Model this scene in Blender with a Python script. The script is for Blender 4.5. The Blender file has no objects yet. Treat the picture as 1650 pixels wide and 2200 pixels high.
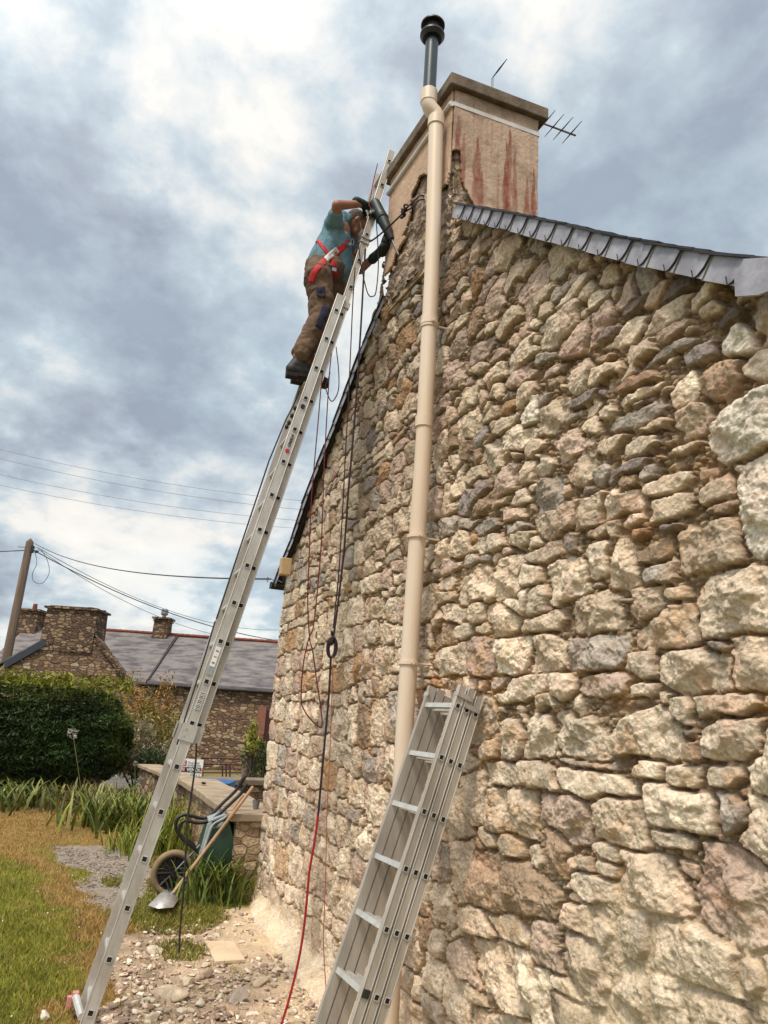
import bpy, bmesh, math, random
import numpy as np
from mathutils import Vector, Matrix
random.seed(7); rng = np.random.default_rng(11)
PI = math.pi
# ------------------------------------------------------------------ camera
F, CX, CY, H = 1600., 825., 1100., 1.78          # photograph pixels, eye height (m)
def nrm(v):
    v = np.array(v, float); return v/np.linalg.norm(v)
_up = nrm([365, 5700, -F]); _far = np.array([195-CX, -(1519-CY), -F]); _far = nrm(_far-_up*np.dot(_far, _up))
_X = -_far; _Z = _up; _Y = np.cross(_Z, _X)
RM = np.array([_X, _Y, _Z])
CAM = np.array([0, 0, H])
scene = bpy.context.scene
COL = scene.collection
cd = bpy.data.cameras.new('camera'); cam = bpy.data.objects.new('camera', cd); COL.objects.link(cam)
M4 = Matrix([[RM[i][j] for j in range(3)]+[CAM[i]] for i in range(3)]+[[0, 0, 0, 1]])
cam.matrix_world = M4
cd.sensor_fit = 'VERTICAL'; cd.sensor_height = 36; cd.sensor_width = 27; cd.lens = 36*F/2200
cd.clip_start = .05; cd.clip_end = 3000
scene.camera = cam
# ------------------------------------------------------------------ exposure, sun, sky
vs = scene.view_settings; vs.view_transform = 'Standard'; vs.look = 'None'; vs.gamma = 1; vs.exposure = 0.48
scene.render.engine = 'CYCLES'
scene.cycles.max_bounces = 6
SUN_EL, SUN_AZ = math.radians(62), math.radians(-50)      # azimuth of the sun, from +X towards +Y
sdir = Vector((math.cos(SUN_EL)*math.cos(SUN_AZ), math.cos(SUN_EL)*math.sin(SUN_AZ), math.sin(SUN_EL)))
sl = bpy.data.lights.new('sun', 'SUN'); sl.energy = 2.7; sl.angle = math.radians(14); sl.color = (1, .90, .775)
so = bpy.data.objects.new('sun', sl); COL.objects.link(so)
so.rotation_euler = sdir.to_track_quat('Z', 'Y').to_euler(); so.location = (2, -4, 9)
W = bpy.data.worlds.new('World'); scene.world = W; W.use_nodes = True
nt = W.node_tree; nt.nodes.clear()
N = nt.nodes.new; L = nt.links.new
out = N('ShaderNodeOutputWorld')
sky = N('ShaderNodeTexSky'); sky.sky_type = 'NISHITA'; sky.sun_disc = False
sky.sun_elevation = SUN_EL; sky.sun_rotation = math.radians(90)-SUN_AZ
bg1 = N('ShaderNodeBackground'); bg1.inputs[1].default_value = .13; L(sky.outputs[0], bg1.inputs[0])
tc = N('ShaderNodeTexCoord'); sep = N('ShaderNodeSeparateXYZ'); L(tc.outputs['Generated'], sep.inputs[0])
def wmath(op, a, b=None, clamp=False):
    m = N('ShaderNodeMath'); m.operation = op; m.use_clamp = clamp
    for i, v in enumerate((a, b)):
        if v is None: continue
        if isinstance(v, (int, float)): m.inputs[i].default_value = v
        else: L(v, m.inputs[i])
    return m.outputs[0]
zz = wmath('ADD', wmath('MAXIMUM', sep.outputs[2], 0.0), .34)
comb = N('ShaderNodeCombineXYZ'); L(wmath('DIVIDE', sep.outputs[0], zz), comb.inputs[0]); L(wmath('DIVIDE', sep.outputs[1], zz), comb.inputs[1])
def wnoise(scale, detail, rough, dist, off):
    mp = N('ShaderNodeMapping'); mp.inputs['Location'].default_value = off; L(comb.outputs[0], mp.inputs[0])
    n = N('ShaderNodeTexNoise'); n.inputs['Scale'].default_value = scale; n.inputs['Detail'].default_value = detail
    n.inputs['Roughness'].default_value = rough; n.inputs['Distortion'].default_value = dist
    L(mp.outputs[0], n.inputs['Vector']); return n.outputs[0]
def wramp(fac, stops):
    r = N('ShaderNodeValToRGB'); cr = r.color_ramp
    while len(cr.elements) < len(stops): cr.elements.new(.5)
    for e, (p, c) in zip(cr.elements, stops): e.position = p; e.color = (*c, 1)
    L(fac, r.inputs[0]); return r.outputs[0]
def wmix(fac, a, b):
    m = N('ShaderNodeMix'); m.data_type = 'RGBA'
    if isinstance(fac, float): m.inputs[0].default_value = fac
    else: L(fac, m.inputs[0])
    L(a, m.inputs[6]); L(b, m.inputs[7]); return m.outputs[2]
n1 = wnoise(2.6, 10, .55, .1, (3.1, 1.7, 0)); n2 = wnoise(7.5, 10, .6, .15, (7.3, 2.2, 4)); n3 = wnoise(1.4, 6, .5, .2, (0.4, 9.1, 2))
mixn = wmath('ADD', wmath('MULTIPLY', n1, .66), wmath('MULTIPLY', n2, .34))
def pxdir(x, y):
    v = RM@np.array([x-CX, -(y-CY), -F]); return v/np.linalg.norm(v)
# the larger masses of cloud: (direction, width, how much brighter or darker)
for (x, y, w, a) in [(90, 60, .13, .16), (560, 130, .13, .15), (330, 60, .08, .06), (240, 160, .08, -.13), (640, 280, .07, .10), (520, 460, .06, .12), (850, 160, .16, -.10), (1250, 80, .14, .10), (1450, 180, .13, -.02), (80, 420, .16, -.10), (420, 620, .16, -.13), (480, 720, .07, .09), (130, 640, .06, .08), (300, 880, .14, -.11), (520, 880, .10, .08), (60, 1020, .10, -.05), (200, 1090, .09, .12), (500, 1150, .14, .10), (180, 1260, .08, .07), (1350, 330, .2, -.04)]:
    ds = N('ShaderNodeVectorMath'); ds.operation = 'DISTANCE'; L(tc.outputs['Generated'], ds.inputs[0]); ds.inputs[1].default_value = tuple(float(q) for q in pxdir(x, y))
    g = wmath('EXPONENT', wmath('MULTIPLY', wmath('POWER', wmath('DIVIDE', ds.outputs['Value'], w), 2.0), -1.0))
    mixn = wmath('ADD', mixn, wmath('MULTIPLY', g, a*.48))
cloud = wramp(mixn, [(.38, (.31, .34, .40)), (.45, (.42, .465, .52)), (.505, (.54, .61, .65)), (.55, (.72, .74, .73)), (.60, (.90, .86, .79)), (.70, (1.0, .94, .85))])
blue = wramp(mixn, [(.38, (.37, .45, .52)), (.5, (.50, .61, .67)), (.58, (.84, .88, .87))])
ccol = wmix(wmath('MULTIPLY', wramp(n3, [(.46, (0, 0, 0)), (.58, (1, 1, 1))]), .6), cloud, blue)
# the veiled sun brightens the cloud around it (it stands behind the camera)
dotn = N('ShaderNodeVectorMath'); dotn.operation = 'DOT_PRODUCT'; L(tc.outputs['Generated'], dotn.inputs[0]); dotn.inputs[1].default_value = sdir
glow = wmath('POWER', wmath('MAXIMUM', dotn.outputs['Value'], 0.0), 2.0)
stren = wmath('ADD', wmath('MULTIPLY', glow, 1.0), .79)
bg2 = N('ShaderNodeBackground'); L(ccol, bg2.inputs[0]); L(stren, bg2.inputs[1])
ms = N('ShaderNodeMixShader'); ms.inputs[0].default_value = .9
L(bg1.outputs[0], ms.inputs[1]); L(bg2.outputs[0], ms.inputs[2]); L(ms.outputs[0], out.inputs[0])

# ------------------------------------------------------------------ from a photograph pixel to a point of the place
def ray(x, y): return RM@np.array([x-CX, -(y-CY), -F])
def atZ(x, y, z=0.): d = ray(x, y); return CAM+d*((z-H)/d[2])
def atY(x, y, Y): d = ray(x, y); return CAM+d*(Y/d[1])
def atX(x, y, X): d = ray(x, y); return CAM+d*(X/d[0])
_f = RM@np.array([0, 0, -1.]); FH = nrm([_f[0], _f[1], 0]); RH = np.cross(FH, [0, 0, 1.])
def atD(x, y, D): d = ray(x, y); return CAM+d*(D/np.dot(d, FH))
def proj(P):
    c = (np.asarray(P, float)-CAM)@RM
    return CX+F*c[..., 0]/-c[..., 2], CY-F*c[..., 1]/-c[..., 2]
# ------------------------------------------------------------------ object helpers
def tag(o, label=None, cat=None, group=None, kind=None):
    if label: o['label'] = label
    if cat: o['category'] = cat
    if group: o['group'] = group
    if kind: o['kind'] = kind
    return o
def thing(name, loc, label, cat, group=None):
    o = bpy.data.objects.new(name, None); COL.objects.link(o); o.location = tuple(float(v) for v in loc)
    o.empty_display_size = .1
    return tag(o, label, cat, group)
def wloc(o):
    v = Vector(o.location)
    while o.parent is not None: o = o.parent; v += 0*v
    return v
def setparent(o, p):
    if p is None: return o
    o.parent = p
    if p.type == 'EMPTY': o.matrix_parent_inverse = Matrix.Translation(-Vector(p.location))
    return o
class MB:
    def __init__(s): s.v = []; s.f = []; s.m = []; s.c = []
    def add(s, vs_, fs, m=0):
        b = len(s.v); s.v += [tuple(float(q) for q in p) for p in vs_]
        for f in fs: s.f.append(tuple(b+i for i in f)); s.m.append(m)
        return s
    def box(s, c, size, ax=None, m=0):
        ax = np.eye(3) if ax is None else np.array(ax, float)
        c = np.array(c, float); h = np.array(size, float)/2
        vs_ = [c+ax[0]*h[0]*i+ax[1]*h[1]*j+ax[2]*h[2]*k for i in (-1, 1) for j in (-1, 1) for k in (-1, 1)]
        return s.add(vs_, [(0, 1, 3, 2), (4, 6, 7, 5), (0, 4, 5, 1), (2, 3, 7, 6), (0, 2, 6, 4), (1, 5, 7, 3)], m)
    def bb(s, lo, hi, m=0):
        lo = np.array(lo, float); hi = np.array(hi, float); return s.box((lo+hi)/2, hi-lo, None, m)
    def prism(s, poly, ext, m=0):
        n = len(poly); P = [np.array(p, float) for p in poly]; e = np.array(ext, float)
        return s.add(P+[p+e for p in P], [tuple(range(n))[::-1], tuple(range(n, 2*n))]+[(i, (i+1) % n, n+(i+1) % n, n+i) for i in range(n)], m)
    def tube(s, path, r, n=8, m=0, closed=False, cap=True):
        P = [np.array(p, float) for p in path]; k = len(P)
        rr = [r]*k if np.isscalar(r) else list(r)
        a = None; rings = []
        for i in range(k):
            if closed: t = P[(i+1) % k]-P[i-1]
            else: t = P[min(i+1, k-1)]-P[max(i-1, 0)]
            t = t/(np.linalg.norm(t)+1e-9)
            if a is None:
                a = np.cross(t, [0, 0, 1.]);
                if np.linalg.norm(a) < 1e-3: a = np.cross(t, [1., 0, 0])
            a = a-t*np.dot(a, t); a = a/np.linalg.norm(a); b = np.cross(t, a)
            rings.append([P[i]+rr[i]*(a*math.cos(2*PI*j/n)+b*math.sin(2*PI*j/n)) for j in range(n)])
        vs_ = [p for rg in rings for p in rg]; fs = []
        for i in range(k if closed else k-1):
            i2 = (i+1) % k
            for j in range(n): fs.append((i*n+j, i*n+(j+1) % n, i2*n+(j+1) % n, i2*n+j))
        if cap and not closed: fs += [tuple(range(n))[::-1], tuple((k-1)*n+j for j in range(n))]
        return s.add(vs_, fs, m)
    def ball(s, c, r, m=0, n=10, ax=None):
        c = np.array(c, float); r = np.array([r]*3 if np.isscalar(r) else r, float); ax = np.eye(3) if ax is None else np.array(ax)
        vs_ = []
        for i in range(1, n): 
            for j in range(2*n):
                t = PI*i/n; p = 2*PI*j/(2*n)
                q = np.array([math.sin(t)*math.cos(p), math.sin(t)*math.sin(p), math.cos(t)])*r
                vs_.append(c+q@ax)
        vs_ += [c+np.array([0, 0, r[2]])@ax, c-np.array([0, 0, r[2]])@ax]; a, b = len(vs_)-2, len(vs_)-1; w = 2*n; fs = []
        for i in range(n-2):
            for j in range(w): fs.append((i*w+j, (i+1)*w+j, (i+1)*w+(j+1) % w, i*w+(j+1) % w))
        for j in range(w): fs.append((a, j, (j+1) % w)); fs.append((b, (n-2)*w+(j+1) % w, (n-2)*w+j))
        return s.add(vs_, fs, m)
    def build(s, name, mats, parent=None, smooth=False, bevel=0):
        me = bpy.data.meshes.new(name); me.from_pydata(s.v, [], s.f)
        mats = mats if isinstance(mats, (list, tuple)) else [mats]
        for q in mats: me.materials.append(q)
        if len(mats) > 1: me.polygons.foreach_set('material_index', s.m)
        if smooth: me.polygons.foreach_set('use_smooth', [True]*len(me.polygons)); me.set_sharp_from_angle(angle=math.radians(50))
        me.update()
        o = bpy.data.objects.new(name, me); COL.objects.link(o); setparent(o, parent)
        if bevel:
            b = o.modifiers.new('bevel', 'BEVEL'); b.width = bevel; b.segments = 2; b.limit_method = 'ANGLE'; b.angle_limit = math.radians(40)
        return o
def npmesh(name, V, Fq, mat, parent=None, col=None, smooth=False):
    """quads or triangles from numpy arrays, optional per-vertex colour"""
    me = bpy.data.meshes.new(name); k = Fq.shape[1]
    me.vertices.add(len(V)); me.vertices.foreach_set('co', np.ascontiguousarray(V, dtype=np.float32).ravel())
    me.loops.add(Fq.size); me.loops.foreach_set('vertex_index', np.ascontiguousarray(Fq, dtype=np.int32).ravel())
    me.polygons.add(len(Fq)); me.polygons.foreach_set('loop_start', np.arange(0, Fq.size, k, dtype=np.int32))
    me.polygons.foreach_set('loop_total', np.full(len(Fq), k, dtype=np.int32))
    if smooth: me.polygons.foreach_set('use_smooth', np.ones(len(Fq), dtype=bool))
    me.update(calc_edges=True)
    if col is not None:
        a = me.color_attributes.new('Col', 'FLOAT_COLOR', 'POINT')
        a.data.foreach_set('color', np.concatenate([col, np.ones((len(col), 1))], 1).astype(np.float32).ravel())
    me.materials.append(mat)
    o = bpy.data.objects.new(name, me); COL.objects.link(o); setparent(o, parent); return o
# ------------------------------------------------------------------ materials
def mat(name, c1, c2=None, scale=6, rough=.8, bump=.15, bscale=60, metal=0., detail=6, vcol=False, stretch=(1, 1, 1), spec=.4, c3=None, var=.25, vscale=None, trans=0., lo=.38, hi=.62):
    m = bpy.data.materials.new(name); m.use_nodes = True; t = m.node_tree; nd = t.nodes; lk = t.links
    b = nd['Principled BSDF']; b.inputs['Roughness'].default_value = rough; b.inputs['Metallic'].default_value = metal
    b.inputs['Specular IOR Level'].default_value = spec
    tc = nd.new('ShaderNodeTexCoord'); mp = nd.new('ShaderNodeMapping'); mp.inputs['Scale'].default_value = stretch
    lk.new(tc.outputs['Object'], mp.inputs[0])
    def noise(sc, de=detail, ro=.6):
        n = nd.new('ShaderNodeTexNoise'); n.inputs['Scale'].default_value = sc; n.inputs['Detail'].default_value = de; n.inputs['Roughness'].default_value = ro
        lk.new(mp.outputs[0], n.inputs['Vector']); return n.outputs[0]
    if vcol:
        a = nd.new('ShaderNodeAttribute'); a.attribute_name = 'Col'
        hs = nd.new('ShaderNodeHueSaturation'); lk.new(a.outputs['Color'], hs.inputs['Color'])
        mr = nd.new('ShaderNodeMapRange'); mr.inputs['From Min'].default_value = .3; mr.inputs['From Max'].default_value = .7
        mr.inputs['To Min'].default_value = 1-var; mr.inputs['To Max'].default_value = 1+var
        lk.new(noise(vscale or bscale, 8, .7), mr.inputs[0]); lk.new(mr.outputs[0], hs.inputs['Value'])
        lk.new(hs.outputs[0], b.inputs['Base Color']); colout = hs.outputs[0]
    else:
        c2 = c2 or tuple(x*.8 for x in c1)
        r = nd.new('ShaderNodeValToRGB'); cr = r.color_ramp; cr.elements[0].position = lo; cr.elements[1].position = hi
        cr.elements[0].color = (*c1, 1); cr.elements[1].color = (*c2, 1)
        if c3: e = cr.elements.new((lo+hi)/2+.12); e.color = (*c3, 1); cr.elements[-1].position = min(1, hi+.12)
        lk.new(noise(scale), r.inputs[0]); lk.new(r.outputs[0], b.inputs['Base Color']); colout = r.outputs[0]
    if bump:
        bu = nd.new('ShaderNodeBump'); bu.inputs['Strength'].default_value = bump; bu.inputs['Distance'].default_value = .01
        lk.new(noise(bscale, 8, .65), bu.inputs['Height']); lk.new(bu.outputs[0], b.inputs['Normal'])
    if trans:
        tr = nd.new('ShaderNodeBsdfTranslucent'); lk.new(colout, tr.inputs[0]); mx = nd.new('ShaderNodeMixShader'); mx.inputs[0].default_value = trans
        lk.new(b.outputs[0], mx.inputs[1]); lk.new(tr.outputs[0], mx.inputs[2]); lk.new(mx.outputs[0], nd['Material Output'].inputs[0])
    return m
def rubble_mat(name, cols, mortar, sx=3.2, sz=6.5, bump=.7, ax='Object'):
    """coursed rubble masonry for the walls seen from afar"""
    m = bpy.data.materials.new(name); m.use_nodes = True; t = m.node_tree; nd = t.nodes; lk = t.links
    b = nd['Principled BSDF']; b.inputs['Roughness'].default_value = .95; b.inputs['Specular IOR Level'].default_value = .15
    tc = nd.new('ShaderNodeTexCoord'); no = nd.new('ShaderNodeTexNoise'); no.inputs['Scale'].default_value = 3; no.inputs['Detail'].default_value = 3
    lk.new(tc.outputs['Object'], no.inputs['Vector'])
    ad = nd.new('ShaderNodeVectorMath'); ad.operation = 'MULTIPLY_ADD'; lk.new(no.outputs['Color'], ad.inputs[0]); ad.inputs[1].default_value = (.12, .12, .08); lk.new(tc.outputs['Object'], ad.inputs[2])
    mp = nd.new('ShaderNodeMapping'); mp.inputs['Scale'].default_value = (sx, sx, sz); lk.new(ad.outputs[0], mp.inputs[0])
    v1 = nd.new('ShaderNodeTexVoronoi'); v1.inputs['Scale'].default_value = 1; v1.inputs['Randomness'].default_value = .8; lk.new(mp.outputs[0], v1.inputs['Vector'])
    v2 = nd.new('ShaderNodeTexVoronoi'); v2.feature = 'DISTANCE_TO_EDGE'; v2.inputs['Scale'].default_value = 1; v2.inputs['Randomness'].default_value = .8; lk.new(mp.outputs[0], v2.inputs['Vector'])
    sp = nd.new('ShaderNodeSeparateColor'); lk.new(v1.outputs['Color'], sp.inputs[0])
    r = nd.new('ShaderNodeValToRGB'); cr = r.color_ramp; cr.interpolation = 'CONSTANT'
    while len(cr.elements) < len(cols): cr.elements.new(.5)
    for i, (e, c) in enumerate(zip(cr.elements, cols)): e.position = i/len(cols); e.color = (*c, 1)
    lk.new(sp.outputs[0], r.inputs[0])
    n2 = nd.new('ShaderNodeTexNoise'); n2.inputs['Scale'].default_value = 30; n2.inputs['Detail'].default_value = 6; lk.new(tc.outputs['Object'], n2.inputs['Vector'])
    hs = nd.new('ShaderNodeHueSaturation'); lk.new(r.outputs[0], hs.inputs['Color']); mr = nd.new('ShaderNodeMapRange'); mr.inputs[1].default_value = .3; mr.inputs[2].default_value = .7; mr.inputs[3].default_value = .6; mr.inputs[4].default_value = 1.4
    lk.new(n2.outputs[0], mr.inputs[0]); lk.new(mr.outputs[0], hs.inputs['Value'])
    er = nd.new('ShaderNodeMapRange'); er.inputs[1].default_value = .03; er.inputs[2].default_value = .12; lk.new(v2.outputs[0], er.inputs[0])
    mx = nd.new('ShaderNodeMix'); mx.data_type = 'RGBA'; lk.new(er.outputs[0], mx.inputs[0]); mx.inputs[6].default_value = (*mortar, 1); lk.new(hs.outputs[0], mx.inputs[7])
    lk.new(mx.outputs[2], b.inputs['Base Color'])
    hh = nd.new('ShaderNodeMath'); hh.operation = 'MULTIPLY_ADD'; lk.new(n2.outputs[0], hh.inputs[0]); hh.inputs[1].default_value = .5; lk.new(er.outputs[0], hh.inputs[2])
    bu = nd.new('ShaderNodeBump'); bu.inputs['Strength'].default_value = bump; bu.inputs['Distance'].default_value = .05; lk.new(hh.outputs[0], bu.inputs['Height']); lk.new(bu.outputs[0], b.inputs['Normal'])
    return m
M = {}
M['alu'] = mat('aluminium', (.56, .53, .49), (.42, .38, .33), 9, .48, .05, 200, metal=.55, spec=.5, stretch=(1, 1, .4))
M['alu_old'] = mat('worn_aluminium', (.52, .475, .42), (.30, .26, .215), 7, .55, .1, 150, metal=.5, spec=.5, stretch=(1, 1, .25), lo=.4, hi=.75)
M['alu_rung'] = mat('rung_aluminium', (.66, .65, .62), (.55, .53, .50), 20, .4, .05, 100, metal=.5)
M['hole'] = mat('rung_hollow_shade', (.012, .008, .008), (.02, .012, .01), 20, .9, 0)
M['pvc'] = mat('beige_plastic', (.68, .555, .44), (.50, .385, .29), 6, .42, .03, 40, spec=.5, stretch=(1, 1, .12), c3=(.63, .48, .34), lo=.35, hi=.7)
M['flue'] = mat('dark_enamel', (.012, .022, .028), (.02, .032, .038), 4, .32, .02, 40, spec=.5)
M['slate'] = mat('slate_grey', (.36, .355, .40), (.22, .215, .25), 9, .55, .25, 40, spec=.4)
M['slate_dark'] = mat('slate_edge', (.04, .036, .04), (.02, .018, .02), 12, .7, .3, 60)
M['pale_metal'] = mat('pale_lead', (.62, .57, .54), (.5, .46, .43), 8, .5, .05, 60)
M['concrete'] = mat('old_concrete', (.19, .14, .10), (.045, .034, .025), 9, .95, .5, 50, c3=(.11, .08, .055), lo=.35, hi=.62)
M['steel'] = mat('grey_steel', (.3, .3, .31), (.22, .22, .23), 10, .4, .05, 80, metal=.7)
M['black'] = mat('black_paint', (.012, .010, .012), (.02, .017, .018), 20, .4, .03, 80)
M['rubber'] = mat('black_rubber', (.018, .015, .015), (.03, .025, .022), 20, .75, .2, 80)
M['wood'] = mat('pale_wood', (.42, .27, .15), (.30, .18, .10), 6, .6, .1, 60, stretch=(1, 1, .15))
M['pole_wood'] = mat('weathered_pole', (.16, .11, .075), (.08, .055, .04), 7, .9, .4, 40, stretch=(1, 1, .1))
M['skin'] = mat('skin', (.32, .15, .09), (.26, .115, .07), 14, .55, .06, 120, spec=.35)
M['tshirt'] = mat('blue_tshirt', (.12, .22, .26), (.085, .17, .205), 9, .9, .5, 22)
M['trouser'] = mat('brown_canvas', (.155, .095, .06), (.09, .052, .032), 7, .95, .7, 18)
M['navy'] = mat('navy_patch', (.012, .012, .03), (.02, .02, .04), 20, .9, .2, 60)
M['red'] = mat('red_webbing', (.48, .012, .018), (.34, .010, .014), 30, .7, .15, 150)
M['white_cloth'] = mat('reflective_band', (.6, .58, .56), (.5, .48, .47), 20, .6, .1, 80)
M['glove'] = mat('dark_green_glove', (.016, .03, .026), (.008, .012, .012), 14, .8, .5, 60)
M['boot'] = mat('dark_boot', (.035, .035, .035), (.018, .016, .016), 14, .6, .2, 60)
M['sole'] = mat('boot_sole', (.012, .008, .008), (.018, .012, .01), 14, .85, .3, 60)
M['hair'] = mat('grey_brown_hair', (.12, .08, .055), (.05, .032, .022), 60, .8, .9, 120)
M['mask'] = mat('dust_mask', (.6, .56, .52), (.52, .47, .43), 20, .7, .1, 80)
M['rope_red'] = mat('red_rope', (.16, .012, .012), (.10, .008, .01), 90, .8, .4, 300)
M['rope_dark'] = mat('dark_rope', (.018, .010, .014), (.03, .016, .02), 90, .8, .4, 300)
M['rope_orange'] = mat('orange_string', (.42, .12, .04), (.3, .08, .03), 90, .8, .3, 300)
M['wire'] = mat('cable', (.03, .03, .04), (.05, .05, .06), 5, .6, 0)
M['green_tray'] = mat('green_plastic', (.015, .055, .035), (.010, .04, .026), 5, .42, .03, 60, spec=.5)
M['grey_tray'] = mat('pale_tray', (.33, .36, .36), (.26, .29, .29), 5, .4, .05, 60)
M['tyre'] = mat('beige_tyre', (.25, .18, .10), (.19, .13, .07), 14, .8, .3, 80)
M['white'] = mat('white_board', (.75, .73, .70), (.68, .66, .63), 12, .5, 0)
M['ink'] = mat('black_ink', (.012, .01, .01), (.02, .015, .015), 12, .6, 0)
M['ink_red'] = mat('red_ink', (.45, .02, .03), (.4, .02, .03), 12, .5, 0)
M['pink'] = mat('faded_pink', (.6, .25, .22), (.5, .2, .18), 12, .6, 0)
M['terracotta'] = mat('terracotta', (.22, .055, .03), (.14, .035, .02), 5, .85, .3, 40)
M['coping'] = mat('coping_stone', (.36, .27, .18), (.24, .18, .12), 4, .9, .5, 25, c3=(.30, .23, .16))
M['rust'] = mat('dark_red_steel', (.07, .018, .015), (.045, .014, .012), 12, .7, .1, 60)
M['tarp'] = mat('blue_sheet', (.01, .10, .30), (.01, .08, .24), 8, .5, .2, 30)
M['cup'] = mat('grey_cup', (.19, .18, .18), (.16, .15, .15), 8, .5, 0)
M['slab'] = mat('pale_board', (.62, .48, .32), (.54, .40, .26), 4, .85, .1, 60)
M['pale_stone'] = mat('pale_broken_stone', (.58, .46, .33), (.42, .31, .21), 14, .92, .6, 50, c3=(.5, .4, .3))
M['foliage'] = mat('leaf', (.1, .1, .1), rough=.6, vcol=True, bump=0, var=.2, bscale=3, trans=.18, spec=.3)
M['dry'] = mat('flower', (.1, .1, .1), rough=.8, vcol=True, bump=0, var=.15, bscale=6, trans=.2, spec=.2)
# ------------------------------------------------------------------ numpy noise
def _h2(ix, iy, seed):
    n = (ix.astype(np.int64)*374761393+iy.astype(np.int64)*668265263+seed*974634777) & 0xffffffff
    n = ((n ^ (n >> 13))*1274126177) & 0xffffffff
    return ((n ^ (n >> 16)) & 0xffffff)/float(0xffffff)
def vnoise(x, y, seed=0):
    ix = np.floor(x); iy = np.floor(y); fx = x-ix; fy = y-iy
    fx = fx*fx*(3-2*fx); fy = fy*fy*(3-2*fy)
    a = _h2(ix, iy, seed); b = _h2(ix+1, iy, seed); c = _h2(ix, iy+1, seed); d = _h2(ix+1, iy+1, seed)
    return (a*(1-fx)+b*fx)*(1-fy)+(c*(1-fx)+d*fx)*fy-.5
def fbm(x, y, seed=0, octv=4, gain=.5):
    s = 0; a = 1
    for k in range(octv):
        s = s+a*vnoise(x*2**k+17.3*k, y*2**k-9.1*k, seed+k); a *= gain
    return s
def ridge(x, y, seed=0, octv=3):
    s = 0; a = 1
    for k in range(octv):
        s = s+a*(1-4*np.abs(vnoise(x*2**k+3.3*k, y*2**k-5.1*k, seed+k))); a *= .5
    return s/2
def sstep(a, b, x):
    t = np.clip((x-a)/(b-a), 0, 1); return t*t*(3-2*t)
# ------------------------------------------------------------------ the gable of the house
WY = 1.79; XL, XR_ = -8.06, -1.50
# roofline (X, Z): points taken where the verge meets the wall
VY = WY-.075
vergeL = [atY(x, y, VY) for x, y in [(590, 1248), (603, 1212), (626, 1156), (655, 1065), (681, 996), (713, 915), (768, 765), (820, 640)]]
vergeR = [atY(x, y, VY) for x, y in [(977, 437), (1088, 456), (1205, 481), (1319, 507), (1417, 526), (1531, 545), (1602, 554)]]
roofX = [-9.3]+[p[0] for p in vergeL]+[-5.22, -5.2, -3.96, -3.95]+[p[0] for p in vergeR]+[-1.2]
roofZ = [vergeL[0][2]]+[p[2] for p in vergeL]+[vergeL[-1][2]+.12, 5.9, 5.9, vergeR[0][2]]+[p[2] for p in vergeR]+[vergeR[-1][2]-.05]
o_ = np.argsort(roofX); roofX = np.array(roofX)[o_]; roofZ = np.array(roofZ)[o_]
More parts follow.
